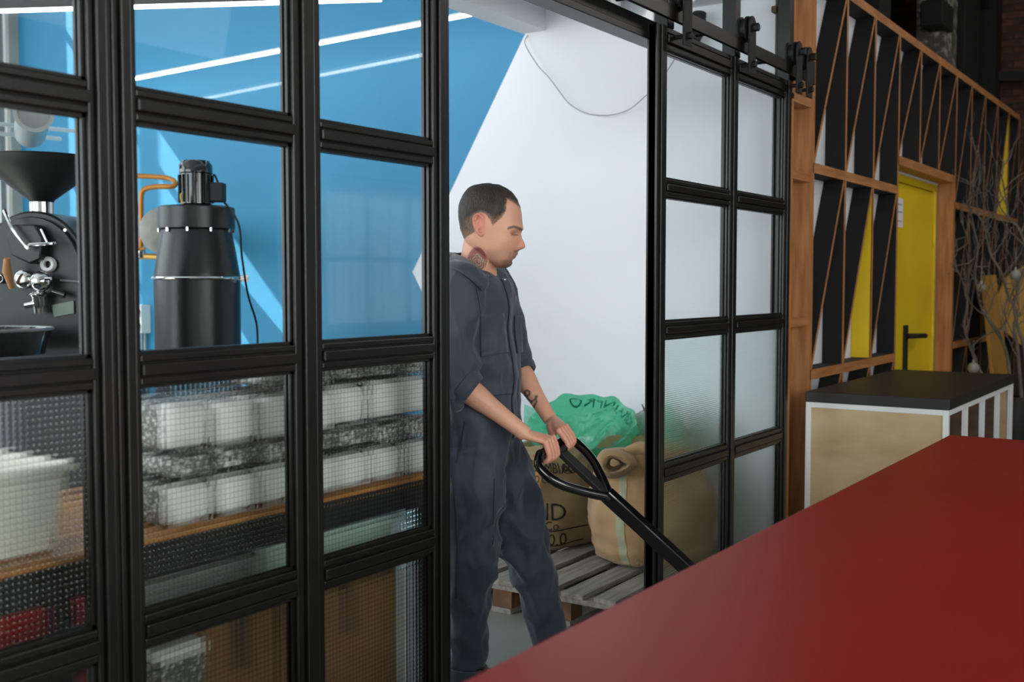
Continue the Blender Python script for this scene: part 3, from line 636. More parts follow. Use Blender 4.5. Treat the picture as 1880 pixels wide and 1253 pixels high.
# ================================================================== pallet jack
t = thing('pallet_jack', (3.45, 1.24, 0), 'black pallet jack with looped steering handle held by the man', 'pallet jack')
GN = P(992, 834, 3.66); GFAR = P(1042, 803, 3.88)     # ends of the cross grip
NECK = P(1120, 914, 3.69); SH = P(1275, 1056, 3.62)
Bx = (GFAR - GN).normalized(); RB = .0155
def loop_side(g, mids): return bez([g] + mids + [NECK], 8)
near = loop_side(GN, [P(991, 858, 3.63), P(1022, 886, 3.62), P(1066, 902, 3.65)]); far = loop_side(GFAR, [P(1062, 817, 3.88), P(1086, 843, 3.83), P(1104, 876, 3.76)])
mb = MB(); mb.tube([GFAR - Bx * 0, GN], RB * .9, 14)
mb.tube(near, RB * 1.08, 14); mb.tube(far, RB * 1.08, 14)
mb.ball(GN, RB * 1.05, 14, 8).ball(GFAR, RB * 1.05, 14, 8)
mb.build('grip_loop', M_blackmetal, t, smooth=60)
AX = (SH - NECK).normalized(); GM = (GN + GFAR) / 2
lv = MB(); pn = Bx.cross(AX).normalized()
l0 = GM + AX * .035; l1 = NECK + AX * .01
lv.beam(l0, l1, .052, .020, pn); lv.build('control_bar', M_blackmatte, t, smooth=0, bevel=.004)
MB().beam(GM + AX * .03 - Bx * .02, GM + AX * .03 + Bx * .075, .022, .03, pn).build('control_lever', M_blackmatte, t, smooth=0, bevel=.005)
PIV = SH + AX * ((.21 - SH.z) / AX.z)
MB().beam(NECK - AX * .02, PIV, .042, .05, pn).build('shaft', M_blackmetal, t, smooth=0, bevel=.006)
bx, by = PIV.x, PIV.y
MB().lathe([(.05, .10), (.05, .24), (.035, .25), (.035, .42), (.025, .43)], (bx + .02, by, 0), seg=24).build('pump', M_blackmatte, t)
for s in (-1, 1): MB().lathe([(.03, -.025), (.085, -.025), (.085, .025), (.03, .025)], (bx, by + s * .06, .085), (0, 1, 0), 28).build('steer_wheel', M_blackmatte, t)
MB().box((bx + .07, by - .26, .06), (bx + .16, by + .26, .42)).build('mast_plate', M_blackmetal, t, smooth=0, bevel=.02)
for s in (-1, 1):
    MB().box((bx + .12, by + s * .26 - s * .16, .045), (bx + 1.25, by + s * .26, .085)).build('fork', M_blackmetal, t, smooth=0, bevel=.01)
    MB().lathe([(.01, -.05), (.04, -.05), (.04, .05), (.01, .05)], (bx + 1.1, by + s * .18, .04), (0, 1, 0), 20).build('load_roller', M_blackmatte, t)
# ================================================================== bench with coffee bags
BF, BZ = 2.16, .828
t = thing('bench', (1.6, 2.45, 0), 'long pine topped bench with black steel frame behind glass', 'bench')
M_oak = mat('honey_pine_top', '#b57f46', .5, 0, '#96622f', 5, (.5, 6, 6), bump=.08, bscale=30)
MB().box((.10, BF, BZ - .02), (2.74, 2.86, BZ)).build('benchtop', M_oak, t, smooth=0, bevel=.004)
MB().box((.12, BF + .005, BZ - .10), (2.72, BF + .045, BZ - .02)).box((.12, 2.80, BZ - .10), (2.72, 2.84, BZ - .02)).build('frame_rail', M_blackmatte, t, smooth=0)
for u in (.14, 1.40, 2.66):
    for v in (BF + .005, 2.80): MB().box((u, v, 0), (u + .04, v + .04, BZ - .10)).build('leg', M_blackmatte, t, smooth=0)
MB().box((.12, BF + .03, .555), (2.72, 2.84, .575)).build('shelf', M_brownp, t, smooth=0)

M_bag = mat('white_paper_bag', '#e3e2df', .6, 0, '#d8d7d3', 9, bump=.15, bscale=30)
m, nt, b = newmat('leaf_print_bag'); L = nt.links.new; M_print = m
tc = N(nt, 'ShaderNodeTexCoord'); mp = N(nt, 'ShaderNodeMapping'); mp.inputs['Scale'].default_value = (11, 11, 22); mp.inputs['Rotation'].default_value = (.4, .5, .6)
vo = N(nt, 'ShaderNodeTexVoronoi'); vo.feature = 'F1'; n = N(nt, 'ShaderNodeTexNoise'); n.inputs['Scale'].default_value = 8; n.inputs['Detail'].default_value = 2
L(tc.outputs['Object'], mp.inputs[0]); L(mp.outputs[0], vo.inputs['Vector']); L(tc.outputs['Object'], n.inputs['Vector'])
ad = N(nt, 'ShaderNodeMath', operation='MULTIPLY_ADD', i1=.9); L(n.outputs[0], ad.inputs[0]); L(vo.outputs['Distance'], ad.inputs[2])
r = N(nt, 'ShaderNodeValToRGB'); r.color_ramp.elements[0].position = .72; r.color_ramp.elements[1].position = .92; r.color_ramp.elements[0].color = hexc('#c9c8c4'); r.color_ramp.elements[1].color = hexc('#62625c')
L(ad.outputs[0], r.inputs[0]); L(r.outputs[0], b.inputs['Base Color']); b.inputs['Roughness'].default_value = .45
def bag_mesh(lx, ly, lz, seed, amp, wedge=0.0):
    mb = MB(); nx, ny, nzz = 8, 10, 7; bm = bmesh.new(); bmesh.ops.create_cube(bm, size=2); bmesh.ops.subdivide_edges(bm, edges=bm.edges, cuts=7, use_grid_fill=True)
    idx = {}; vs = []
    for v in bm.verts:
        idx[v] = len(vs); p = v.co.copy()
        e = 6; ln = (abs(p.x) ** e + abs(p.y) ** e + abs(p.z) ** e) ** (1 / e); p = p / ln
        k = 1 + wedge * p.y
        q = Vector((p.x * lx / 2, p.y * ly / 2, p.z * lz / 2 * k))
        q += Vector((nz(p, 1.3, seed), nz(p, 1.3, seed + 7), nz(p, 1.3, seed + 3))) * amp + Vector((nz(p, 4, seed), nz(p, 4, seed + 2), nz(p, 4, seed + 5))) * amp * .45
        vs.append(q)
    mb.add(vs, [[idx[v] for v in f.verts] for f in bm.faces]); bm.free(); return mb
white_m, print_m = [], []
for k in range(4):
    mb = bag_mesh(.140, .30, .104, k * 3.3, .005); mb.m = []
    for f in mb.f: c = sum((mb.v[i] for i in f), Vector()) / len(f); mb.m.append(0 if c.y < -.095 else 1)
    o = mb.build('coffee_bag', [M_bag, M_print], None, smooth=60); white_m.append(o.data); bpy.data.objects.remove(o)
    o = bag_mesh(.138, .29, .052, 40 + k * 2.3, .010, -.12).build('coffee_bag', M_print, None, smooth=60); print_m.append(o.data); bpy.data.objects.remove(o)
# printed wrapping seen on the sides of the white bags
nb = 7
lay = [(BZ + .058, white_m, 1.0, 'bottom layer', 0), (BZ + .150, print_m, 1.0, '', 1), (BZ + .250, white_m, 1.16, 'upper layer', 0), (BZ + .346, print_m, .85, '', 1)]
lab = ['white coffee bag lying on the pine benchtop, bottom layer of the stack', 'leaf printed grey bag squeezed between the two white bag layers',
       'white coffee bag in the upper white layer of the bench stack', 'leaf printed grey bag lying on top of the bag stack']
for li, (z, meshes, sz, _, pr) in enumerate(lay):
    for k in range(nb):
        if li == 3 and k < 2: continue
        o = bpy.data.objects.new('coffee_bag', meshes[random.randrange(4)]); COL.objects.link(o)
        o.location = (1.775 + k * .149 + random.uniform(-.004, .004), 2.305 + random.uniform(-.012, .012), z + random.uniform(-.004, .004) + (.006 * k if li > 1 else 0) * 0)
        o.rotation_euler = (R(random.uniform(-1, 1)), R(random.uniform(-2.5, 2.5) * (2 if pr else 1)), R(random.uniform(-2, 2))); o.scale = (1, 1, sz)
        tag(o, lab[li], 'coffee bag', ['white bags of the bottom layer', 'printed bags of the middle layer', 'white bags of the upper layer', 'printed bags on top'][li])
# white tub, red crate, pale box, board, patterned box: shapes behind the gridded glass
t = thing('storage_tub', (1.05, 2.5, BZ), 'cream plastic tub standing on bench behind the gridded pane', 'tub')
M_cream = mat('cream_plastic', '#d6d2c6', .5); M_redp = mat('red_plastic', '#8c1a18', .45); M_pale = mat('pale_green_box', '#a9bdb4', .4)
def tub(t, u0, u1, v0, v1, z0, h, m, taper=.03, rim=.012):
    def rect(e, z): return [Vector((u0 + e, v0 + e, z)), Vector((u1 - e, v0 + e, z)), Vector((u1 - e, v1 - e, z)), Vector((u0 + e, v1 - e, z))]
    MB().loft([rect(taper, z0), rect(0, z0 + h), rect(.008, z0 + h), rect(taper + .008, z0 + .01)]).build('shell', m, t, smooth=0, bevel=.006)
    MB().loft([rect(-rim, z0 + h - .02), rect(-rim, z0 + h), rect(0, z0 + h), rect(0, z0 + h - .02), rect(-rim, z0 + h - .02)], cap=False).build('rim', m, t, smooth=0)
tub(t, .70, 1.46, 2.20, 2.72, BZ + .001, .20, M_cream)
t = thing('storage_crate', (1.42, 2.4, .576), 'dark red plastic crate on the shelf under the bench', 'crate'); tub(t, 1.28, 1.55, 2.22, 2.6, .576, .14, M_redp)
t = thing('storage_crate', (1.40, 2.4, 0), 'tall red plastic crate on the floor beneath the bench shelf', 'crate'); tub(t, 1.26, 1.58, 2.22, 2.6, 0, .53, M_redp)
t = thing('storage_box', (2.3, 2.4, .576), 'pale green translucent box on the bench shelf', 'box'); tub(t, 2.06, 2.60, 2.2, 2.6, .576, .14, M_pale, .015)
t = thing('storage_box', (1.8, 2.4, .576), 'grey tin box on bench shelf beside pale green box', 'box'); tub(t, 1.62, 2.02, 2.24, 2.6, .576, .12, M_grey, .01)
def carton(t, u0, u1, v0, v1, h, m, mt=None):
    MB().box((u0, v0, 0), (u1, v1, h)).build('carton_body', m, t, smooth=0, bevel=.004)
    um = (u0 + u1) / 2; MB().box((um - .025, v0 - .0015, h * .72), (um + .025, v0, h)).box((um - .025, v0, h), (um + .025, v1, h + .0015)).build('packing_tape', mt or M_brownp, t, smooth=0)
M_card = mat('cardboard', '#8f6b44', .8, 0, '#7d5b38', 4)
t = thing('cardboard_box', (2.3, 2.4, 0), 'brown cardboard box on the floor at the bench end', 'box'); carton(t, 2.14, 2.63, 2.22, 2.6, .53, M_card)
t = thing('cardboard_box', (1.98, 2.4, 0), 'plain brown cardboard box beside leaf patterned box', 'box'); carton(t, 1.85, 2.12, 2.24, 2.6, .54, M_card)
t = thing('patterned_box', (1.75, 2.3, 0), 'small white box with black leaf pattern under the bench', 'box')
MB().box((1.68, 2.19, 0), (1.82, 2.36, .50)).build('carton_body', M_print, t, smooth=0, bevel=.003); MB().box((1.678, 2.188, .50), (1.822, 2.362, .53)).build('lid', M_bag, t, smooth=0, bevel=.003)

# ================================================================== chaff collector (black cylinder with motor)
CC = Vector((4.18, 5.0, 0)); S = 1 / 319.0
def zpx(y, k=319.0): return 1.43 + (521 - y) / k
M_drum = mat('black_satin_metal', '#0b0b0c', .33, .0, '#111112', 3, bump=.12, bscale=35)
t = thing('chaff_collector', CC, 'tall black cylindrical chaff collector with motor on top', 'chaff collector')
MB().lathe([(.02, .10), (.24, .12), (.24, zpx(508)), (.236, zpx(500)), (.205, zpx(440)), (.195, zpx(424))], CC, seg=56).build('drum', M_drum, t, smooth=50)
MB().lathe([(.19, zpx(424)), (.215, zpx(421)), (.215, zpx(384)), (.20, zpx(381)), (.01, zpx(380))], CC, seg=56).build('lid_ring', M_drum, t, smooth=40)
for k in range(3): a = 2.1 * k + .3; MB().box((CC.x + .2 * math.cos(a) - .02, CC.y + .2 * math.sin(a) - .02, 0), (CC.x + .2 * math.cos(a) + .02, CC.y + .2 * math.sin(a) + .02, .14)).build('leg', M_drum, t, smooth=0)
mo = MB().lathe([(.07, zpx(380)), (.088, zpx(376)), (.088, zpx(322)), (.094, zpx(320)), (.094, zpx(306)), (.075, zpx(298)), (.01, zpx(296))], CC, seg=40).build('motor', M_blackmetal, t, smooth=40)
for k in range(18): a = 2 * math.pi * k / 18; d = Vector((math.cos(a), math.sin(a), 0)); MB().beam(CC + d * .091 + Vector((0, 0, zpx(374))), CC + d * .091 + Vector((0, 0, zpx(324))), .005, .016, d).build('cooling_fin', M_blackmetal, mo, smooth=0)
tb = CC + RT * .125 + Vector((0, 0, zpx(355))); MB().obox(tb, (RT, FH, (0, 0, 1)), (.037, .045, .054)).build('terminal_box', M_blackmatte, mo, smooth=0, bevel=.006)
MB().tube(bez([tb + RT * .0 + UP * .054, tb + UP * .10 - RT * .02, CC + RT * .06 + UP * zpx(325)], 6), .006, 8).build('motor_lead', M_blackmatte, mo)
M_ylw = mat('yellow_green_wire', '#c8b42a', .5)
f_ = CC - FH * .16; MB().tube(bez([f_ - RT * .06 + UP * zpx(378), f_ - RT * .07 + UP * zpx(360), f_ - RT * .03 + UP * zpx(356), f_ + RT * .03 + UP * zpx(366)], 6), .005, 8).build('earth_wire', M_ylw, mo)
for k in range(10): a = 2 * math.pi * k / 10; MB().lathe([(.008, -.012), (.008, .012)], CC + Vector((.207 * math.cos(a), .207 * math.sin(a), zpx(424))), seg=8).build('bolt', M_chrome, t)
mb = MB()
mb.tube([CC + Vector((math.cos(a) * .248, math.sin(a) * .248, zpx(511))) for a in [2 * math.pi * k / 48 for k in range(49)]], .009, 8); mb.build('clamp_band', M_chrome, t)
cl = CC + (RT * .9 - FH * .35).normalized() * .25 + UP * zpx(511); MB().beam(cl - RT * .03, cl + RT * .06, .03, .022).beam(cl + RT * .02, cl + RT * .065, .012, .04).build('clamp_latch', M_chrome, t, smooth=0, bevel=.003)
pw = [tb + RT * .03 - UP * .05, P(428, 392, 6.1), P(440, 420, 6.08), P(444, 470, 6.1), P(455, 540, 6.2), P(470, 590, 6.3), P(473, 630, 6.3), P(472, 700, 6.3)]
MB().tube(bez(pw, 8), .006, 8).build('power_cable', M_blackmatte, t)
MB().tube([P(424, 425, 6.12), P(427, 470, 6.12)], .006, 8).build('latch_rod', M_blackmatte, t)

# insulated duct elbow behind, gas pipe, valve, switch box
M_wool = mat('grey_insulation', '#9c9a95', .9, 0, '#86847f', 8, bump=.4, bscale=30)
dz_ = P(300, 425, 7.0)
t = thing('insulated_duct', (dz_.x, dz_.y, 1.3), 'rounded grey insulated duct elbow behind the black cylinder', 'duct')
MB().tube([P(300, 424, 7.0), Pu(326, 428, UW - .10)], .125, 28).build('duct_run', M_wool, t, smooth=60)
MB().ball(P(300, 424, 7.0), .150, 32, 18).build('end_cap', M_wool, t, smooth=60)
M_copper = mat('ochre_pipe', '#b4752a', .35, .3)
t = thing('gas_pipe', P(258, 470, 7.2), 'ochre painted gas pipe bent above the grey duct', 'pipe')
MB().tube(bez([P(215, 323, 7.2), P(245, 323, 7.2), P(300, 326, 7.2), P(320, 333, 7.15), P(318, 342, 7.1), P(285, 343, 7.1), P(264, 349, 7.1), P(259, 365, 7.1), P(259, 420, 7.1), P(258, 468, 7.1)], 5), .017, 10).build('pipe_run', M_copper, t)
MB().tube([P(240, 470, 7.1), P(300, 472, 7.1)], .02, 10).build('pipe_run', mat('brass', '#c79a52', .35, .7), t)
MB().lathe([(.03, 0), (.035, .02), (.035, .06), (.02, .07)], P(258, 474, 7.1), seg=12).build('valve_body', M_chrome, t); MB().tube([P(250, 458, 7.05), P(266, 456, 7.05)], .01, 8).build('valve_handle', M_copper, t)
sw = Pu(259, 586, 5.40)
t = thing('switch_box', sw, 'small white switch box with red and green buttons on wall', 'switch box')
MB().box((5.36, sw.y - .055, sw.z - .11), (5.45, sw.y + .055, sw.z + .11)).build('case', M_whitem, t, smooth=0, bevel=.006)
for dz, c in ((.06, '#b03a28'), (-.05, '#1f6b4a')): MB().lathe([(.02, 0), (.02, .02), (.015, .026)], (5.36, sw.y - .02, sw.z + dz), (-1, 0, 0), 16).build('button', mat('button_' + c[1:], c, .4), t)
MB().tube([(5.42, sw.y + .02, sw.z - .11), (5.42, sw.y + .02, .0)], .01, 8).tube([(5.42, sw.y - .02, sw.z - .11), (5.42, sw.y - .02, .0)], .01, 8).build('conduit', M_grey, t)

# ================================================================== coffee roaster
RZ = 4.88
RC = P(62, 512, RZ); k = FPX / RZ                       # drum centre; px per metre there
f3 = -FH; r3 = RT; u3 = Vector((0, 0, 1))
def rp(x, y, d=0.0): return RC + r3 * ((x - 62) / k) + u3 * (-(y - 512) / k) + f3 * d
M_rb = mat('charcoal_enamel', '#0d0f10', .40, .0, '#121516', 3)
t = thing('coffee_roaster', (RC.x, RC.y, 0), 'dark drum coffee roaster with funnel hopper and chrome fittings', 'coffee roaster')
def disc_poly(r0, y0, y1): pass
prof = []
for i in range(25):
    a = math.pi * i / 24; prof.append((62 + 100 * math.cos(a), 500 - 112 * math.sin(a)))
prof += [(-38, 700), (162, 700)]
def plate(mb, poly, d0, d1): mb.loft([[rp(x, y, d0) for x, y in poly], [rp(x, y, d1) for x, y in poly]])
mb = MB(); plate(mb, prof, -.55, 0); mb.build('drum_housing', M_rb, t, smooth=30, bevel=.01)
inner = [(62 + (x - 62) * .90, 500 + (y - 500) * .90) for x, y in prof[:25]] + [(-28, 668), (152, 668)]
mb = MB(); plate(mb, inner, 0, .025); mb.build('front_plate', M_rb, t, smooth=30, bevel=.004)
MB().obox(rp(62, 780, -.25), (r3, f3, u3), (.30, .34, .30)).build('base_cabinet', M_rb, t, smooth=0, bevel=.01)
for sx in (-1, 1):
    for d in (-.5, -.02): MB().obox(Vector((0, 0, .15)) + Vector((rp(62 + sx * 100, 800, d).x, rp(62 + sx * 100, 800, d).y, 0)), (r3, f3, u3), (.03, .03, .15)).build('leg', M_rb, t, smooth=0)
hc = rp(62, 512, -.10); zf = lambda y: RC.z - (y - 512) / k
hcz = Vector((hc.x, hc.y, 0))
MB().lathe([(.05, zf(372)), (.055, zf(366)), (.235, zf(309)), (.238, zf(290)), (.243, zf(286)), (.236, zf(286)), (.228, zf(306)), (.045, zf(364))], hcz, seg=48, cap=False).build('hopper', M_rb, t, smooth=50)
MB().lathe([(.052, zf(425)), (.052, zf(368))], hcz, seg=28).build('hopper_neck', M_chrome, t)
mb = MB(); plate(mb, [(42, 415), (84, 415), (98, 440), (92, 478), (72, 486), (40, 470), (32, 440)], .02, .10); mb.build('feed_chute', M_rb, t, smooth=0, bevel=.008)
MB().tube(bez([rp(30, 390, .10), rp(52, 425, .14), rp(78, 458, .14), rp(82, 452, .14), rp(112, 450, .12), rp(120, 449, .10)], 4), .008, 8).tube([rp(95, 424, .1), rp(110, 450, .12)], .006, 8).build('chute_handle', M_chrome, t)
def ring(x, y, r, th, m, name, d=.03): MB().lathe([(r - th, 0), (r, 0), (r, .018), (r - th * .3, .026), (r - th, .022)] + [(r - th, 0)], rp(x, y, d), f3, 32, cap=False).build(name, m, t)
ring(96, 486, .034, .018, M_whitem, 'porthole_ring'); ring(8, 512, .022, .008, M_chrome, 'gauge_ring')
MB().lathe([(.04, 0), (.04, .03), (.03, .04), (.01, .042)], rp(53, 513, .03), f3, 28).build('trier_plug', M_chrome, t)
MB().tube([rp(36, 528, .08), rp(38, 500, .13), rp(42, 476, .15)], [.012, .02, .013], 12).build('trier_handle', mat('beech', '#a9764d', .5), t)
hd = MB().ball(rp(92, 517, .10), .045, 24, 14).build('door_knob', M_chrome, t, smooth=80)
MB().lathe([(.02, -.02), (.022, .0), (.03, .05), (.045, .06), (.03, .075)], rp(84, 566, .08), u3, 20).build('knob_foot', M_chrome, hd, smooth=60)
MB().tube([rp(92, 517, .1), rp(88, 560, .08)], .018, 12).tube([rp(96, 512, .12), rp(116, 512, .13)], .007, 8).tube([rp(84, 556, .09), rp(62, 560, .09)], .014, 10).build('knob_stem', M_chrome, hd)
MB().tube([rp(110, 535, .08), rp(132, 542, .08)], .014, 10).build('side_latch', M_blackmetal, t)
MB().tube([rp(116, 515, .032), rp(155, 518, .032)], .005, 8).build('seam_rod', M_grey, t)
# cooling tray in front of the drum
tc0 = rp(40, 600, .38)
MB().lathe([(.02, -.10), (.24, -.10), (.27, .0), (.275, .005), (.265, .005), (.235, -.09)], tc0, (0, 0, 1), 48, cap=True).build('cooling_tray', M_blackmetal, t, smooth=50)
MB().tube([tc0 + Vector((math.cos(a) * .272, math.sin(a) * .272, .004)) for a in [2 * math.pi * q / 48 for q in range(49)]], .007, 8).build('tray_rim', M_grey, t)
mb = MB(); plate(mb, [(100, 560), (140, 552), (140, 575), (104, 582)], .03, .036); mb.build('badge_plate', mat('green_glass_plate', '#5a6b5d', .3), t, smooth=0)
for x, y in ((58, 500), (62, 640), (150, 633), (127, 424), (72, 470), (153, 517)): MB().lathe([(.007, 0), (.007, .012)], rp(x, y, .025), f3, 8).build('bolt', M_chrome, t)
# side instruments
MB().obox(rp(120, 378, -.35), (r3, f3, u3), (.035, .04, .04)).obox(rp(126, 398, -.3), (r3, f3, u3), (.03, .04, .02)).build('instrument_box', M_grey, t, smooth=0, bevel=.005)
MB().tube(bez([rp(100, 395, -.3), rp(97, 372, -.3), rp(108, 366, -.3), rp(118, 372, -.33)], 5), .006, 8).build('instrument_lead', M_whitem, t)
# exhaust duct above
t = thing('exhaust_duct', P(62, 205, 6.3), 'round galvanised exhaust duct end above the roaster hopper', 'duct')
ec = P(62, 208, 6.3); ax = (f3 * .9 + r3 * .42).normalized(); kk = 1.12
MB().lathe([(.086 * kk, -.9), (.086 * kk, 0), (.098 * kk, 0), (.098 * kk, .012), (.078 * kk, .012), (.074 * kk, -.05), (.01, -.06)], ec, ax, 36).build('duct_pipe', M_grey, t, smooth=40)
t = thing('pipe_rack', P(60, 240, 7.2), 'two thin white pipes crossing the blue wall above hopper', 'pipe')
MB().tube([P(-20, 226, 6.9), P(172, 244, 7.9)], .014, 8).build('pipe_run', M_whitem, t); MB().tube([P(-20, 244, 6.9), P(110, 255, 7.6)], .014, 8).build('pipe_run', M_whitem, t)

# ================================================================== tube lights
M_led = emis('led_diffuser', '#ffffff', 9.0)
def tube_light(p, q, label, ceil, hold=.05, th=.011):
    p = Vector(p); q = Vector(q); t = thing('tube_light', (p + q) / 2, label, 'tube light')
    MB().tube([p, q], th, 12).build('diffuser', M_led, t)
    MB().beam(p + Vector((0, 0, hold / 2 + th * .8)), q + Vector((0, 0, hold / 2 + th * .8)), .022, hold).build('housing', M_blackmatte if hold > .03 else M_whitem, t, smooth=0)
    mb = MB()
    for s in (.1, .9): c = lerp(p, q, s); mb.tube([c + Vector((0, 0, .02)), Vector((c.x, c.y, ceil - .001))], .0015, 5)
    mb.build('suspension_wire', M_grey, t)
ZL = 2.95
tube_light(Pz(-160, 25, ZL), Pz(700, -1, ZL), 'straight white tube light with black housing hung over bench', 5.0, .06, .012)
tube_light(Pz(180, 158, ZL), Pz(868, 26, ZL), 'slanting white tube light hung before the blue wall', 5.0, .012)
# hall lamp whose reflection shows in the clear panes
def mirror(p): return Vector((p.x, 2 * VP - p.y, p.z))
tube_light(mirror(Pz(367, 183, 2.9)), mirror(Pz(815, 93, 2.9)), 'white tube light hanging in the hall across from the partition', 4.8, .02)

# wire and hose on the white wall
t = [Pu(x, y, 5.40) for x, y in ((962, 62), (964, 81), (988, 121), (1006, 140), (1022, 161), (1045, 190), (1073, 207), (1101, 212), (1129, 210), (1157, 200), (1182, 179), (1203, 160), (1225, 130), (1262, 70), (1281, 28))]
t[0].x = 5.445; t[-1].x = 5.43
tag(MB().tube(bez(t, 6), .0028, 6).build('hanging_cable', mat('grey_cable', '#8f8f90', .6), None), 'thin grey cable looping loosely across the white wall', 'cable')
t = thing('flexible_hose', Pu(1280, 27, 5.37), 'short black ribbed hose bending down from the white soffit', 'hose')
hp = bez([Pu(1284, 24, 5.38), Pu(1282, 45, 5.37), Pu(1278, 62, 5.37), Pu(1268, 80, 5.37), Pu(1256, 100, 5.38)], 8)
MB().tube(hp, [.036 + .003 * (i % 2) for i in range(len(hp))], 14).build('hose', M_blackmatte, t)
for x, y in ((1280, 39), (1267, 66)): MB().ball(Pu(x, y, 5.33), .02, 12, 8).build('fixing_clip', M_whitem, t)
tag(MB().box((5.40, Pu(1428, 18, 5.42).y, Pu(1422, 24, 5.42).z), (5.45, Pu(1418, 18, 5.42).y, Pu(1422, 12, 5.42).z)).build('wall_bracket', M_brownp, None, smooth=0, bevel=.005), 'small brown wooden bracket in the top corner of white wall', 'bracket')

# ================================================================== decorative branches at the end of the hall
M_twig = mat('bleached_branch', '#5c554b', .8, 0, '#756c60', 12, bump=.3, bscale=40)
t = thing('branch_arrangement', (9.6, 1.55, 0), 'tall bleached curly branches standing beside the timber lattice', 'branches')
random.seed(21)
def branch(mb, p, d, ln, r, depth):
    pts = [p.copy()]; n = 9
    for i in range(n):
        d = (d + Vector((random.uniform(-1, 1), random.uniform(-1, 1), random.uniform(-.5, .7))) * .42).normalized(); d.y *= .8
        p = p + d * ln / n; p.y = min(p.y, 1.90); pts.append(p.copy())
        if depth and i > 1 and random.random() < .55:
            nd = (d + Vector((random.uniform(-1, 1), random.uniform(-.6, .6), random.uniform(-.3, .9)))).normalized(); branch(mb, p.copy(), nd, ln * random.uniform(.4, .62), r * .55, depth - 1)
    mb.tube(bez(pts, 2), [lerp(r, r * .35, i / (2 * n)) for i in range(2 * n + 1)], 5)
trunks = [[(1878, 760), (1872, 690), (1868, 640), (1862, 600), (1868, 575), (1850, 540), (1838, 500), (1820, 470), (1812, 440), (1802, 405), (1785, 385), (1768, 372)],
          [(1886, 760), (1884, 690), (1880, 640), (1862, 570), (1872, 520), (1886, 470), (1870, 420), (1852, 400), (1846, 360), (1838, 320)],
          [(1850, 740), (1810, 700), (1786, 650), (1770, 600), (1776, 560), (1768, 520), (1752, 480), (1756, 440)],
          [(1860, 760), (1850, 660), (1836, 620), (1816, 590), (1800, 560), (1790, 500), (1795, 450), (1780, 400)]]
for tr in trunks:
    pts = [P(x, y, 8.9 + .1 * i) for i, (x, y) in enumerate([])] or [P(x, y, 8.9) for x, y in tr]
    pts = [Vector((9.75, 1.58, .25))] + [Vector((lerp(9.75, pts[0].x, .6), pts[0].y, .45))] + pts
    mb = MB(); bp_ = bez(pts, 5); mb.tube(bp_, [lerp(.017, .005, i / len(bp_)) for i in range(len(bp_))], 7)
    for i in range(18, len(bp_), 3):
        d = Vector((random.uniform(-1, 1), random.uniform(-.4, .4), random.uniform(0, 1))).normalized(); branch(mb, bp_[i].copy(), d, random.uniform(.35, .75), .006, 1)
    mb.build('branch', M_twig, t)
MB().lathe([(.10, 0), (.15, .02), (.17, .25), (.16, .45), (.12, .5), (.10, .5), (.12, .44), (.12, .03)], (9.75, 1.58, 0), seg=28).build('vase', M_blackmatte, t, smooth=50)
for x, y, r, nm in ((1801, 528, .035, 'pale round ornament hanging from branches beside lattice beam'), (1864, 505, .04, 'round ornament hanging near the round wooden board'), (1787, 676, .045, 'round ornament hanging low behind the black counter top')):
    c = P(x, y, 8.7); o = thing('hanging_ornament', c, nm, 'ornament')
    MB().ball(c, r, 18, 12).build('ball', M_wool, o, smooth=80); MB().lathe([(.01, r * .95), (.01, r + .02)], c, seg=8).build('cap', M_grey, o); MB().tube([c + Vector((0, 0, r)), c + Vector((0, 0, r + .18))], .002, 5).build('string', M_grey, o)
# planks and round board leaning at the end
M_ply2 = mat('ochre_board', '#b98a3a', .6, 0, '#a0752f', 4, (1, 1, .3))
q = [Pv(1806, 506, 1.9), Pv(1829, 505, 1.9), Pv(1854, 700, 1.70), Pv(1826, 702, 1.70)]
def slab(name, quad, th, m, label, cat):
    n = (quad[1] - quad[0]).cross(quad[3] - quad[0]).normalized(); mb = MB(); mb.loft([[p for p in quad], [p + n * th for p in quad]]); return tag(mb.build(name, m, None, smooth=0, bevel=.003), label, cat)
def toground(a, b): s = a.z / (a.z - b.z); return a + (b - a) * s
g0, g1 = toground(q[0], q[3]), toground(q[1], q[2])
slab('leaning_board', [q[0], q[1], g1, g0], .03, M_ply2, 'ochre plank leaning against the lattice behind the branches', 'board')
rb_ = P(1902, 560, 10.2)
t = thing('round_board', (rb_.x, rb_.y, 0), 'round ochre wooden board standing behind the branches', 'board')
MB().lathe([(.01, 0), (.40, 0), (.40, .03), (.01, .03)], rb_, -FH, 10).build('disc', M_ply2, t, smooth=0, bevel=.005)
MB().box((rb_.x - .03, rb_.y - .03, 0), (rb_.x + .03, rb_.y + .03, rb_.z - .38)).box((rb_.x - .15, rb_.y - .15, 0), (rb_.x + .15, rb_.y + .15, .03)).build('stand', M_blackmatte, t, smooth=0)
# ================================================================== the man
AF = R(22)                                        # turned a little towards the hall
FD = RT * math.cos(AF) - FH * math.sin(AF)        # the way he faces
RD = -RT * math.sin(AF) - FH * math.cos(AF)       # his right
Z3 = Vector((0, 0, 1))
ZC = 3.87
def ring_pts(c, d, w, n=36, e=.9, fwd=None, lat=None):
    fwd = fwd or FD; lat = lat or RD; out = []
    for k in range(n):
        a = 2 * math.pi * k / n; cx, sx = math.cos(a), math.sin(a)
        out.append(c + fwd * (math.copysign(abs(cx) ** e, cx) * d) + lat * (math.copysign(abs(sx) ** e, sx) * w))
    return out
person = thing('person', Vector((P(880, 1200, ZC).x, P(880, 1200, ZC).y, 0)), 'man in dark blue coverall holding the pallet jack handle', 'person')

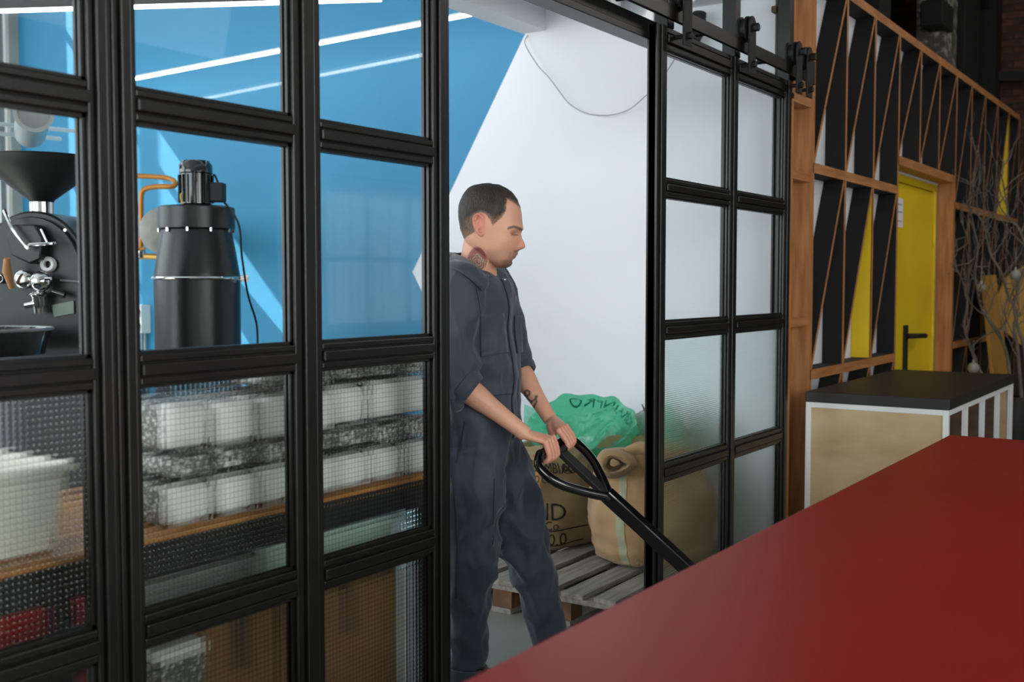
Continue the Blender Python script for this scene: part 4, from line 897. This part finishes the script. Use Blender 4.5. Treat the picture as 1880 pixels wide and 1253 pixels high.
# ---------------- head, in a frame of photo pixels: a forward, b sideways (his right positive), c up
HZ = 3.83; HK = HZ / FPX
AH = R(6); HF = RT * math.cos(AH) - FH * math.sin(AH); HL = -RT * math.sin(AH) - FH * math.cos(AH)
H0 = P(900, 420, HZ)
def hp_(x, y, lat): return H0 + HF * ((x - 900) * HK) + Z3 * (-(y - 420) * HK) + HL * (lat * HK)
SL = [(342, 884, 902, 6), (344.5, 872, 915, 17), (350, 861, 928, 28), (358, 854, 939, 35), (368, 849, 948, 40), (380, 846, 955, 43.5), (392, 845, 957.5, 45), (404, 845, 958.5, 45.5), (413, 846, 959.5, 45),
      (421, 847, 960, 44), (428, 849, 956.5, 43), (436, 851, 955, 42), (446, 856, 954, 40), (455, 864, 952.5, 38.5), (462, 874, 950.5, 37), (467, 882, 949.5, 35.5), (472, 889, 946.5, 34), (478, 897, 940, 31), (484, 905, 939.5, 26.5), (489, 912, 936, 19), (492, 919, 930, 9)]
def slice_at(y):
    if y <= SL[0][0]: return SL[0][1:]
    for p, q in zip(SL, SL[1:]):
        if y <= q[0]:
            t = (y - p[0]) / (q[0] - p[0]); return tuple(lerp(p[i], q[i], t) for i in (1, 2, 3))
    return SL[-1][1:]
def gs(x, s): return math.exp(-(x / s) ** 2)
def head_pt(y, th, off=0.0):
    b, f, w = slice_at(y); m = (b + f) / 2; a = (f - b) / 2
    cx, sx = math.cos(th), math.sin(th)
    low = sstep(425, 480, y)
    ex = .95 if cx < 0 else lerp(.78, .9, low)
    x = m + math.copysign(abs(cx) ** ex, cx) * a; lat = math.copysign(abs(sx) ** lerp(.9, 1.0, low), sx) * w
    if cx > 0:
        front = sstep(.25, .8, cx)
        nose = 0
        for (y0, n0), (y1, n1) in zip(((424, 0), (430, 1.0), (438, 4.2), (446, 9), (452, 12.3), (455.5, 11.5), (458.5, 6), (461, 0)), ((430, 1.0), (438, 4.2), (446, 9), (452, 12.3), (455.5, 11.5), (458.5, 6), (461, 0), (500, 0))):
            if y0 <= y < y1: nose = lerp(n0, n1, (y - y0) / (y1 - y0))
        sg = lerp(5.0, 9.0, sstep(430, 455, y)); x += nose * gs(lat, sg) * front
        for s in (-1, 1):
            x -= 6.0 * gs(lat - s * 18, 9) * gs(y - 430.5, 6.0) * front           # eye socket
            x += 2.6 * gs(lat - s * 17, 5.5) * gs(y - 431.5, 4.2) * front          # lid bulge
            x += 2.2 * gs(lat - s * 17, 12) * gs(y - 420.5, 4.0) * front           # brow ridge
            x += 1.6 * gs(lat - s * 9, 4) * gs(y - 456, 3.5) * front               # nostril wings
        x += 1.8 * gs(lat, 11) * gs(y - 466.5, 2.4) * front - 1.6 * gs(lat, 12) * gs(y - 469.6, 1.2) * front + 1.8 * gs(lat, 10) * gs(y - 473, 2.2) * front
        x += 1.6 * gs(lat, 10) * gs(y - 485, 4) * front
    # cheekbone and temple
    s = math.copysign(1, lat)
    lat += s * (1.5 * gs(x - 928, 12) * gs(y - 446, 7) - 2.2 * gs(x - 935, 12) * gs(y - 466, 9) - 1.5 * gs(x - 925, 14) * gs(y - 415, 12))
    if off:
        n = Vector((x - m, lat * .9, -(y - 395) * 1.0)); n.normalize(); x += n.x * off; lat += n.y * off; y = y - n.z * off
        return hp_(x, y, lat), (x, y)
    return hp_(x, y, lat)
body = MB()
NH = 96
ys = [342 + 150 * (i / 90) for i in range(91)]
body.loft([[head_pt(y, 2 * math.pi * k / NH) for k in range(NH)] for y in ys])
# neck and chest core
ncs = [(882, 425, 26, 28), (880, 445, 29, 30), (878, 465, 31, 31), (876, 482, 34, 33), (873, 500, 40, 42), (872, 520, 48, 70)]
body.loft([ring_pts(P(x, y, ZC - .02), d * HK, w_ * HK, 28, 1, HF, HL) for x, y, d, w_ in ncs])
body.tube([hp_(898, 440, 14), hp_(893, 465, 17), hp_(896, 494, 10)], [9 * HK, 8 * HK, 6 * HK], 10)
# ears
for s in (1, -1):
    ec = lambda x, y, q: hp_(x, y, s * (39 + q))
    rim = bez([ec(893, 419, 1), ec(893.5, 408, 5), ec(889, 399, 8.5), ec(882, 396.5, 9.5), ec(876.5, 402, 10.5), ec(876.5, 412, 10), ec(880, 423, 8), ec(885, 431, 6), ec(889, 433, 4), ec(891, 428, 2)], 4)
    body.tube(rim, 2.6 * HK, 8)
    body.ball(ec(884.5, 413, 3.5), 1, 14, 8, ax=(HF, Z3, HL), sc=(8.5 * HK, 15 * HK, 3.5 * HK))
    body.tube(bez([ec(884, 404, 7.5), ec(882, 414, 8), ec(886, 423, 6.5)], 4), 2.0 * HK, 7)
# torso core
for (x, y, d, w_), _ in (((872, 560, .09, .17), 0),): pass
body.loft([ring_pts(P(x, y, ZC), d, w_) for x, y, d, w_ in ((872, 505, .07, .12), (872, 540, .09, .165), (875, 600, .10, .165), (880, 690, .095, .145), (884, 760, .10, .15), (885, 850, .09, .14), (886, 880, .06, .1))])
# legs inside the trousers
RLEG = [(868, 825, 3.79), (872, 900, 3.78), (868, 1010, 3.79), (862, 1100, 3.80), (858, 1190, 3.81), (856, 1246, 3.81)]
LLEG = [(906, 825, 3.95), (935, 900, 3.95), (962, 990, 3.97), (985, 1080, 3.98), (1010, 1170, 4.0), (1022, 1222, 4.0)]
for lg in (RLEG, LLEG): body.tube(bez([P(*q) for q in lg], 4), [lerp(.070, .030, i / 20) for i in range(21)], 18)
def foot_base(q): p = P(*q); return Vector((p.x, p.y, 0))
rf, lf = foot_base((856, 1246, 3.81)), foot_base((1022, 1222, 4.0))
for fb, top in ((rf, P(856, 1246, 3.81)), (lf, P(1022, 1222, 4.0))):
    body.tube([top, fb + Z3 * .05 - FD * .02, fb + Z3 * .04 + FD * .16], [.030, .030, .022], 12)
# arms
RSH, REL, RWR = P(846, 535, 3.70), P(838, 700, 3.68), P(966, 798, 3.67)
LSH, LEL, LWR = P(905, 530, 4.06), P(948, 672, 4.06), P(1010, 770, 3.94)
body.tube(bez([RSH, lerp(RSH, REL, .5), REL], 5), [.05] * 6 + [.045] * 4 + [.042], 20)
fa_ = bez([REL, lerp(REL, RWR, .25), lerp(REL, RWR, .6), RWR], 6)
def frad(i, n): t = i / n; return lerp(.040, .0265, sstep(.25, 1, t)) + .004 * math.sin(min(1, t / .55) * math.pi)
body.tube(fa_, [frad(i, len(fa_) - 1) for i in range(len(fa_))], 22)
body.ball(REL, .044, 18, 12)
body.tube(bez([LSH, lerp(LSH, LEL, .5), LEL], 5), [.05] * 6 + [.045] * 4 + [.042], 20)
fb_ = bez([LEL, lerp(LEL, LWR, .25), lerp(LEL, LWR, .6), LWR], 6)
body.tube(fb_, [frad(i, len(fb_) - 1) * 1.0 for i in range(len(fb_))], 22)
body.ball(LEL, .044, 18, 12)
# hands closed on the cross grip of the jack
def hand(W, G, thumb):                  # thumb = +1 when the thumb lies towards the far end of the grip
    D = (G - W); D = (D - Bx * D.dot(Bx)).normalized(); Nn = Bx.cross(D).normalized()
    if Nn.z < 0: Nn = -Nn
    kn = []
    for i, (o, ln) in enumerate(((-.0335, .86), (-.0115, .97), (.0115, 1.02), (.0335, .98))):    # little .. index when thumb=+1
        o *= thumb
        K = G + Bx * o - D * .022 * 1 + Nn * (RB + .020 + .003 * (1 - abs(i - 1.6) / 2)); kn.append(K)
        p1 = G + Bx * o * .97 + D * (RB + .017) * ln + Nn * .014
        p2 = G + Bx * o * .95 + D * (RB + .009) - Nn * (RB + .006)
        p3 = G + Bx * o * .93 - D * .012 - Nn * (RB + .0095)
        body.tube(bez([K, p1, p2, p3], 5), [.0112] * 4 + [.0100, .0105, .0108, .0100] + [.0095] * 5 + [.009, .0088, .0082], 12)
        body.ball(K, .0122, 12, 8); body.ball(p1, .0108, 12, 8)
    # palm: flattened loft from wrist to the knuckle row
    rings = []
    for t, w_, th in ((-.12, .027, .023), (.0, .028, .021), (.3, .036, .020), (.65, .042, .018), (.95, .043, .014)):
        KN = (kn[1] + kn[2]) / 2; c = lerp(W, KN - Nn * .004, t); rings.append(ring_pts(c, th, w_, 20, .85, Nn, Bx))
    body.loft(rings)
    tb0 = lerp(W, G, .25) + Bx * .026 * thumb + Nn * .004; tb1 = lerp(W, G, .62) + Bx * .047 * thumb - Nn * .000; tb2 = G + Bx * .049 * thumb + Nn * -.004 - D * .022; tb3 = G + Bx * .040 * thumb + D * .000 - Nn * (RB + .008)
    body.tube(bez([tb0, tb1, tb2, tb3], 5), [.018] * 3 + [.0165, .0155, .0145, .0135, .013, .0128, .0125, .0122, .012, .0118, .0112, .0105, .0095], 14)
GR = lerp(GN, GFAR, .18); GL = lerp(GN, GFAR, .80)
hand(RWR, GR, 1); hand(LWR, GL, -1)
me = remesh(body, .0031, 1, 'person_body')
# ---------------- skin colours: stubble, brows, lips, backlit ear glow painted red, tattoos
HAIRPOLY = [(c[0] / 6.593 + 830, c[1] / 6.593 + 330) for c in ((865, 385), (825, 345), (775, 300), (695, 258), (684, 330), (682, 400), (640, 470), (585, 520), (530, 575), (500, 520), (470, 470), (430, 430), (380, 415), (325, 440), (296, 500), (300, 580), (318, 640), (280, 660), (215, 690), (150, 725), (60, 640), (20, 300), (200, 20), (600, 0), (900, 200))]
def polydist(x, y, poly):
    ins = False; dm = 1e9; n = len(poly)
    for i in range(n):
        (x0, y0), (x1, y1) = poly[i], poly[(i + 1) % n]
        if (y0 > y) != (y1 > y) and x < (x1 - x0) * (y - y0) / (y1 - y0) + x0: ins = not ins
        dx, dy = x1 - x0, y1 - y0; t = max(0, min(1, ((x - x0) * dx + (y - y0) * dy) / (dx * dx + dy * dy))); d = math.hypot(x - x0 - t * dx, y - y0 - t * dy); dm = min(dm, d)
    return dm if ins else -dm
def pix(p):                             # photo pixel of a place
    d = p - CAM; q = d.dot(FW); return 940 + FPX * d.dot(RT) / q, 626.5 - FPX * d.dot(UP) / q
SKIN = Vector(hexc('#cf9a7f')[:3]); RED = Vector(hexc('#cf7f6a')[:3]); HAIRC = Vector(hexc('#3b2f25')[:3]); LIP = Vector(hexc('#b96f62')[:3]); INK = Vector(hexc('#33393a')[:3]); INKR = Vector(hexc('#8a3a44')[:3])
def strokes(*ls): return ls
ARM_T = [[(965, 727), (963, 720), (967, 717), (972, 719), (972, 725), (967, 728), (970, 734), (976, 738), (972, 745), (964, 747)], [(976, 738), (983, 733), (986, 728)], [(972, 745), (977, 752), (973, 758), (968, 752)], [(983, 728), (985, 738), (980, 748), (977, 754)], [(965, 733), (962, 740), (966, 744)]]
def segd(x, y, L):
    dm = 1e9
    for (x0, y0), (x1, y1) in zip(L, L[1:]):
        dx, dy = x1 - x0, y1 - y0; t = max(0, min(1, ((x - x0) * dx + (y - y0) * dy) / (dx * dx + dy * dy + 1e-9))); dm = min(dm, math.hypot(x - x0 - t * dx, y - y0 - t * dy))
    return dm
me.update(); ca = me.color_attributes.new('skin', 'FLOAT_COLOR', 'POINT'); cols = []
for v in me.vertices:
    p = v.co; c = SKIN.copy(); q = p - H0
    a = q.dot(HF) / HK + 900; lat = q.dot(HL) / HK; y = 420 - q.z / HK
    c = c * (1 + .05 * nz(p, 30) + .05 * nz(p, 9))
    if 335 < y < 540 and 820 < a < 990:
        # ears painted red for light shining through them; nose, cheeks
        c = c.lerp(RED, .75 * sstep(36, 46, abs(lat)) * sstep(390, 398, y) * (1 - sstep(430, 440, y)) * (1 if 872 < a < 897 else 0))
        c = c.lerp(RED, .45 * gs(a - 960, 8) * gs(y - 452, 8)); c = c.lerp(RED, .25 * gs(a - 935, 14) * gs(y - 447, 10))
        if abs(lat) < 15: c = c.lerp(LIP, .9 * sstep(941, 944, a) * max(gs(y - 467.3, 1.7), gs(y - 472.5, 2.2)))
        gr = .5 + .5 * nz(p, 420)
        st = max(.95 * gs(y - 462.5, 2.8) * sstep(938, 944, a) * (1 - sstep(17, 24, abs(lat))), .9 * sstep(474, 480, y) * sstep(914, 930, a) * (1 if y < 500 else 0), .38 * sstep(450, 468, y) * sstep(893, 906, a) * (1 - sstep(490, 500, y)), .55 * gs(a - (940 - (y - 462) * .25), 4) * sstep(460, 464, y) * (1 - sstep(472, 480, y)))
        c = c.lerp(HAIRC, st * (.55 + .45 * gr))
        for s in (1, -1):
            br = segd(a, y, [(936, 421.5), (946, 418.5), (955, 420.5), (958.5, 423)]); c = c.lerp(HAIRC, .85 * (1 - sstep(1.2, 3.0, br)) if 3 < s * lat < 38 else 0)
            ey = segd(a, y, [(941, 431.2), (946, 433.0), (951, 432.6)]); c = c.lerp(Vector((.02, .014, .012)), .92 * (1 - sstep(.5, 1.6, ey)) if 8 < s * lat < 32 else 0)
            c = c.lerp(Vector(hexc('#96604e')[:3]), .6 * gs(a - 945, 7) * gs(y - 429, 5) if 6 < s * lat < 34 else 0)
        if y < 445:
            pd = polydist(a, y, HAIRPOLY); c = c.lerp(HAIRC, .80 * sstep(-2.0, 3.0, pd) * (.7 + .3 * gr))
        # neck tattoo: petals around an oval
        if lat > 3 and y > 448:
            ta, ty = a - 879, y - 478; rr = math.hypot(ta * 1.05, ty * .80); an = math.atan2(ty, ta)
            if rr < 20:
                k = .5 + .5 * math.sin(rr * 1.45 + 2.0 * math.sin(an * 5)); c = c.lerp(INK, (.30 + .62 * k) * (1 - sstep(17, 20, rr)))
                if ty < -2 and rr > 10: c = c.lerp(INKR, .75 * (1 - sstep(17, 20, rr)))
                if abs(ta) < 2.5 and abs(ty) < 6: c = c.lerp(INKR, .6)
    if (p - LWR).length < .45:
        px_, py_ = pix(p)
        if 955 < px_ < 995 and 708 < py_ < 765:
            d = min(segd(px_, py_, L_) for L_ in ARM_T); c = c.lerp(INK, .9 * (1 - sstep(1.0, 2.6, d)))
    for W_, G_ in ((RWR, GR), (LWR, GL)):
        dd = (p - G_).length
        if dd < .11: c = c.lerp(RED, .38 * (1 - sstep(.03, .10, dd)))
    cols.extend((c.x, c.y, c.z, 1.0))
ca.data.foreach_set('color', cols)
m, nt, b = newmat('skin'); L = nt.links.new
at = N(nt, 'ShaderNodeAttribute'); at.attribute_name = 'skin'; L(at.outputs['Color'], b.inputs['Base Color']); b.inputs['Roughness'].default_value = .48
b.inputs['Subsurface Weight'].default_value = .12; b.inputs['Subsurface Radius'].default_value = (.6, .25, .12); b.inputs['Subsurface Scale'].default_value = .012
tc = N(nt, 'ShaderNodeTexCoord'); n = N(nt, 'ShaderNodeTexNoise'); n.inputs['Scale'].default_value = 260; bp = N(nt, 'ShaderNodeBump'); bp.inputs['Strength'].default_value = .12; bp.inputs['Distance'].default_value = .002
L(tc.outputs['Object'], n.inputs['Vector']); L(n.outputs[0], bp.inputs['Height']); L(bp.outputs[0], b.inputs['Normal'])
M_skin = m
def adopt(me, name, mats, parent, smooth=True):
    org = parent_org(parent); me.transform(Matrix.Translation(-org)); me.materials.clear(); me.name = name
    for q in mats: me.materials.append(q)
    for p in me.polygons: p.use_smooth = smooth
    o = bpy.data.objects.new(name, me); COL.objects.link(o); o.parent = parent; return o
bo = adopt(me, 'body', [M_skin], person)
# ---------------- hair cap
M_hair = mat('dark_brown_hair', '#1e1813', .55, 0, '#33291f', 60, (1, 1, .25), bump=.9, bscale=240, bstretch=(1, 1, .22), dist=.006)
hm = MB(); ysn = [341 + 100 * (i / 84) for i in range(85)]; grid_ = []; keep = []
for y in ysn:
    row = []
    for k in range(128):
        th = 2 * math.pi * k / 128; p0 = head_pt(y, th); q = p0 - H0; a = q.dot(HF) / HK + 900; yy = 420 - q.z / HK
        pd = polydist(a, yy, HAIRPOLY); of = 4.2 * sstep(0, 15, pd) * (.55 + .45 * (1 - sstep(395, 425, yy))) + .25
        pt, _ = head_pt(y, th, of + .5 * nz(p0, 55) * sstep(0, 6, pd)); row.append((pt, pd))
    grid_.append(row)
vid = {}
for i in range(84):
    for k in range(128):
        q = [(i, k), (i, (k + 1) % 128), (i + 1, (k + 1) % 128), (i + 1, k)]
        if all(grid_[r_][c_][1] > -.6 for r_, c_ in q):
            f = []
            for key in q:
                if key not in vid: vid[key] = len(hm.v); hm.v.append(grid_[key[0]][key[1]][0])
                f.append(vid[key])
            hm.f.append(f); hm.m.append(0)
tp = [vid[(0, k)] for k in range(128) if (0, k) in vid]
if len(tp) == 128: hm.f.append(tp); hm.m.append(0)
ho = tag(hm.build('hair', M_hair, person, smooth=180, fixn=False), 'short dark brown hair, cropped at the sides')
inv = {v: k_ for k_, v in vid.items()}; hc_ = ho.data.color_attributes.new('fade', 'FLOAT_COLOR', 'POINT'); fl = []
for i in range(len(ho.data.vertices)):
    r_, c_ = inv[i]; pd = grid_[r_][c_][1]; lowk = sstep(388, 415, ysn[r_])
    f = 1 - sstep(0, lerp(5, 24, lowk), pd + 3 * nz(grid_[r_][c_][0], 120)); fl.extend((f, f, f, 1))
hc_.data.foreach_set('color', fl)
nt = M_hair.node_tree; b = nt.nodes['Principled BSDF']; old = b.inputs['Base Color'].links[0].from_socket
at = N(nt, 'ShaderNodeAttribute'); at.attribute_name = 'fade'; mxh = N(nt, 'ShaderNodeMix', data_type='RGBA'); mxh.inputs[7].default_value = hexc('#8d6f58')
mlt = N(nt, 'ShaderNodeMath', operation='MULTIPLY', i1=.75); nt.links.new(at.outputs['Fac'], mlt.inputs[0])
nt.links.new(mlt.outputs[0], mxh.inputs[0]); nt.links.new(old, mxh.inputs[6]); nt.links.new(mxh.outputs[2], b.inputs['Base Color'])
M_eye = mat('eye_white', '#cfc6bf', .2)
for s in (1, -1): MB().ball(hp_(943.2, 431.6, s * 17.5), 4.6 * HK, 14, 10).build('eyeball', M_eye, person)

# ---------------- coverall
cv = MB()
TOR = [(870, 497, .078, .095), (870, 506, .102, .152), (871, 520, .116, .196), (872, 545, .124, .206), (874, 580, .130, .206), (876, 620, .132, .200), (880, 680, .130, .190), (883, 722, .122, .180), (884, 735, .124, .182), (885, 790, .130, .188), (886, 840, .126, .182), (888, 872, .100, .150), (889, 886, .06, .09)]
cv.loft([ring_pts(P(x, y, ZC), d, w_, 48, .88) for x, y, d, w_ in TOR])
def rad(lst, n): return [lerp(lst[min(int(i / n * (len(lst) - 1)), len(lst) - 2)], lst[min(int(i / n * (len(lst) - 1)), len(lst) - 2) + 1], i / n * (len(lst) - 1) - min(int(i / n * (len(lst) - 1)), len(lst) - 2)) for i in range(n + 1)]
for lg, rr in ((RLEG, [.112, .106, .088, .078, .069, .067]), (LLEG, [.110, .103, .089, .077, .067, .064])): cv.tube(bez([P(*q) for q in lg], 6), rad(rr, 30), 32)
sl = bez([P(852, 512, 3.73), RSH, lerp(RSH, REL, .5) - RT * .004, REL + Z3 * .012, lerp(REL, RWR, .07), lerp(REL, RWR, .17)], 6)
cv.tube(sl, rad([.070, .082, .077, .072, .067, .062], 30), 32)
sl2 = bez([P(893, 510, 4.03), LSH, lerp(LSH, LEL, .5), LEL, lerp(LEL, LWR, .12)], 6)
cv.tube(sl2, rad([.070, .082, .072, .062, .058], 24), 32)
cme = remesh(cv, .0065, 4, 'coverall')
# cloth folds: displace along normals
cme.update()
nrm = [v.normal.copy() for v in cme.vertices]
for v, n in zip(cme.vertices, nrm):
    p = v.co; x, y = pix(p)
    big = nz(p, 5.5, 1) * .011 + abs(nz((p.x, p.y, p.z * .6), 10, 4)) * -.020 + abs(nz((p.x, p.y, p.z * .35), 19, 12)) * -.008 + .006 + nz(p, 24, 7) * .0022
    k = 1.0
    for J, rr in ((REL, .20), (P(868, 1010, 3.79), .2), (P(962, 990, 3.97), .2), (P(890, 850, ZC), .22), (P(858, 1225, 3.8), .16)):
        k += 1.3 * gs((p - J).length, rr)
    # diagonal drag lines across hips and elbow
    fold = math.sin((p.z * 58 + (p - RSH).dot(FD) * 34) + 3.5 * nz(p, 4, 2)) * .0042
    fk = max(gs((p - REL).length, .16), .8 * gs((p - P(900, 850, ZC)).length, .18), .7 * gs((p - P(862, 1200, 3.8)).length, .14), .5 * gs((p - P(965, 1010, 3.97)).length, .2))
    v.co = p + n * (big * k + fold * fk)
cme.update()
M_cloth = mat('navy_cotton', '#303a46', .70, 0, '#2a333e', 5, bump=.35, bscale=420, dist=.0015, sheen=.25)
bvh = BVHTree.FromPolygons([v.co.copy() for v in cme.vertices], [tuple(p.vertices) for p in cme.polygons])
cov = adopt(cme, 'coverall', [M_cloth], person)
tag(cov, 'dark slate blue work coverall with rolled sleeves')
def hitpx(x, y, off):
    d = ray(x, y).normalized(); h = bvh.ray_cast(CAM, d)
    return None if h[0] is None else h[0] - d * off
def patch_px(name, quad, off=.004, n=10, m=None, solid=.004):
    a, b_, c, d = quad; mb = MB(); ok = True; pts = {}
    def f(i, j):
        x = lerp(lerp(a[0], b_[0], i), lerp(d[0], c[0], i), j); y = lerp(lerp(a[1], b_[1], i), lerp(d[1], c[1], i), j)
        return hitpx(x, y, off) or P(x, y, 3.7)
    mb.grid(f, n, n); return mb.build(name, m or M_cloth, cov, smooth=60, solid=solid)
pk = patch_px('chest_pocket', ((881, 578), (925, 575), (933, 647), (883, 655)), .005)
M_seam = mat('dark_seam', '#1f262e', .8)
def seam_px(pts, name='seam', r=.0016, off=.002):
    q = [hitpx(x, y, off) for x, y in bezpx(pts)]; q = [p for p in q if p]
    if len(q) > 1: MB().tube(q, r, 6).build(name, M_seam, cov)
def bezpx(pts): return [(p.x, p.y) for p in bez([Vector((x, y, 0)) for x, y in pts], 6)]
seam_px([(881, 579), (882, 615), (883, 655)]); seam_px([(883, 655), (908, 651), (933, 647)]); seam_px([(925, 575), (929, 610), (933, 647)])
seam_px([(881, 588), (903, 586), (926, 584)])
seam_px([(868, 738), (890, 730), (920, 725), (943, 724)]); seam_px([(872, 520), (880, 560), (884, 600)])
seam_px([(852, 775), (846, 810), (838, 850)], r=.0022); seam_px([(826, 760), (828, 860), (838, 960), (836, 1100)], r=.0014)
seam_px([(908, 880), (906, 940), (905, 1000)])
# placket down the front
def front_hit(lat, z, off):
    c = P(876, 620, ZC); o = Vector((c.x, c.y, z)) + RD * lat + FD * 1.0; h = bvh.ray_cast(o, -FD); return (h[0] if h[0] is not None else Vector((c.x, c.y, z)) + RD * lat + FD * .12) + FD * off
zt, zb = P(900, 512, ZC).z, P(950, 800, ZC).z
MB().grid(lambda i, j: front_hit(lerp(-.012, .026, j), lerp(zt, zb, i), .006), 40, 5).build('placket', M_cloth, cov, smooth=60, solid=.005)
MB().tube([front_hit(-.013, lerp(zt, zb, i / 40), .005) for i in range(41)], .0018, 6).build('seam', M_seam, cov)
zl0, zl1 = P(940, 580, ZC).z, P(940, 648, ZC).z
MB().grid(lambda i, j: front_hit(lerp(-.13, -.045, j), lerp(zl0, zl1, i), .006), 10, 8).build('chest_pocket', M_cloth, cov, smooth=60, solid=.006)
MB().lathe([(.005, 0), (.005, .004), (.003, .006)], front_hit(.012, P(903, 514, ZC).z, .008), FD, 12).build('snap', M_chrome, cov)
# collar with open front: flaps folded down onto the shoulders
ctop = bez([Vector((x, y, 0)) for x, y in ((824, 464), (832, 466), (848, 472), (866, 482), (884, 493), (903, 507))], 6)
cbot = bez([Vector((x, y, 0)) for x, y in ((812, 484), (818, 487), (836, 494), (854, 504), (871, 518), (886, 534))], 6)
def nearest_on(p, off):
    h = bvh.find_nearest(p); return h[0] + h[1] * off
NCL = P(868, 486, ZC)
def flap(s_):
    def f(i, j):
        if s_ < 0: j = j * .42
        k = i * (len(ctop) - 1); q = min(int(k), len(ctop) - 2); t = ctop[q].lerp(ctop[q + 1], k - q); b_ = cbot[q].lerp(cbot[q + 1], k - q)
        lt = .072 * math.sin(math.pi * lerp(.06, .80, i)); tp = P(t.x, t.y, ZC - .006) + RD * 0
        tp = tp + RD * lt - RT * (RD.dot(RT) * lt)                    # keep the pixel, push sideways
        bp_ = hitpx(b_.x, b_.y, .012) or P(b_.x, b_.y, ZC - .10)
        jj = j; mid = lerp(tp, bp_, jj) + (Z3 * .5 + RD * .5) * (.016 * math.sin(math.pi * min(1, jj * 1.1)))
        if jj > .35:
            h = bvh.find_nearest(mid)
            if h[0] is not None and (mid - h[0]).dot(h[1]) < .008: mid = h[0] + h[1] * .009
        if s_ < 0: mid = mid - RD * (2 * (mid - NCL).dot(RD))
        return mid
    return f
for s_ in (1, -1): MB().grid(flap(s_), 36, 12).build('collar', M_cloth, cov, smooth=60, solid=.005)
f1, f2 = flap(1), flap(-1)
MB().grid(lambda i, j: lerp(lerp(f1(0, j), f2(0, j), i), NCL - FD * .09, 0) - FD * .018 * math.sin(math.pi * i), 10, 8).build('collar', M_cloth, cov, smooth=60, solid=.005)
MB().grid(lambda i, j: (lerp(f1(i, 0), f1(i, 0) - Z3 * .07 + RD * .006, j)), 30, 4).build('collar_stand', M_cloth, cov, smooth=60, solid=.003)
MB().grid(lambda i, j: (lerp(f2(i, 0), f2(i, 0) - Z3 * .07 - RD * .006, j)), 30, 4).build('collar_stand', M_cloth, cov, smooth=60, solid=.003)
for a_, z_ in ((f1, 0),):
    MB().tube([a_(i / 30, 1.0) for i in range(31)], .0022, 6).build('seam', M_cloth, cov)
# rolled cuffs
def cuff(a, b_, r0, r1, name='cuff', n=30):
    d = (b_ - a); mb = MB(); ax = d.normalized(); e = ax.orthogonal().normalized(); g = ax.cross(e); rings = []
    for t, rr in ((0, r0 - .006), (.05, r0), (.5, (r0 + r1) / 2 + .003), (.95, r1), (1, r1 - .005), (.9, r1 - .012), (.3, r1 - .014)):
        rings.append([a + d * t + (e * math.cos(2 * math.pi * k / n) + g * math.sin(2 * math.pi * k / n)) * (rr + .003 * nz((math.cos(2 * math.pi * k / n) * 2, math.sin(2 * math.pi * k / n) * 2, t), 1, a.z * 9)) for k in range(n)])
    return mb.loft(rings, cap=False).build(name, M_cloth, cov, smooth=50)
cuff(lerp(REL, RWR, .05), lerp(REL, RWR, .22), .073, .066); cuff(lerp(LEL, LWR, .0), lerp(LEL, LWR, .17), .064, .060)
cuff(P(857, 1222, 3.81), P(856, 1251, 3.81), .073, .073, 'trouser_cuff'); cuff(P(1017, 1196, 4.0), P(1023, 1228, 4.0), .068, .068, 'trouser_cuff')
# shoes
M_shoe = mat('brown_leather', '#3a2a20', .45, 0, '#2c2019', 12); M_sole = mat('dark_sole', '#17130f', .7)
for fb in (rf, lf):
    rr = []
    for t, w_, h in ((-.085, .018, .05), (-.075, .033, .075), (-.03, .038, .10), (.03, .041, .095), (.09, .046, .066), (.14, .049, .055), (.175, .040, .045), (.195, .018, .03)):
        c = fb + FD * t; rr.append([c + RD * (w_ * math.cos(a)) + Z3 * (.016 + (h - .016) * max(0, math.sin(a)) ** .7) for a in [math.pi * k / 14 for k in range(15)]])
    sh = MB().loft(rr).build('shoe', M_shoe, person, smooth=60)
    out = [(-.088, .022), (-.07, .035), (-.02, .038), (.05, .043), (.12, .052), (.17, .045), (.20, .022)]
    pl = [fb + FD * t + RD * w_ for t, w_ in out] + [fb + FD * t - RD * w_ for t, w_ in out[::-1]]
    MB().loft([pl, [p + Z3 * .02 for p in pl]]).build('sole', M_sole, sh, smooth=0)
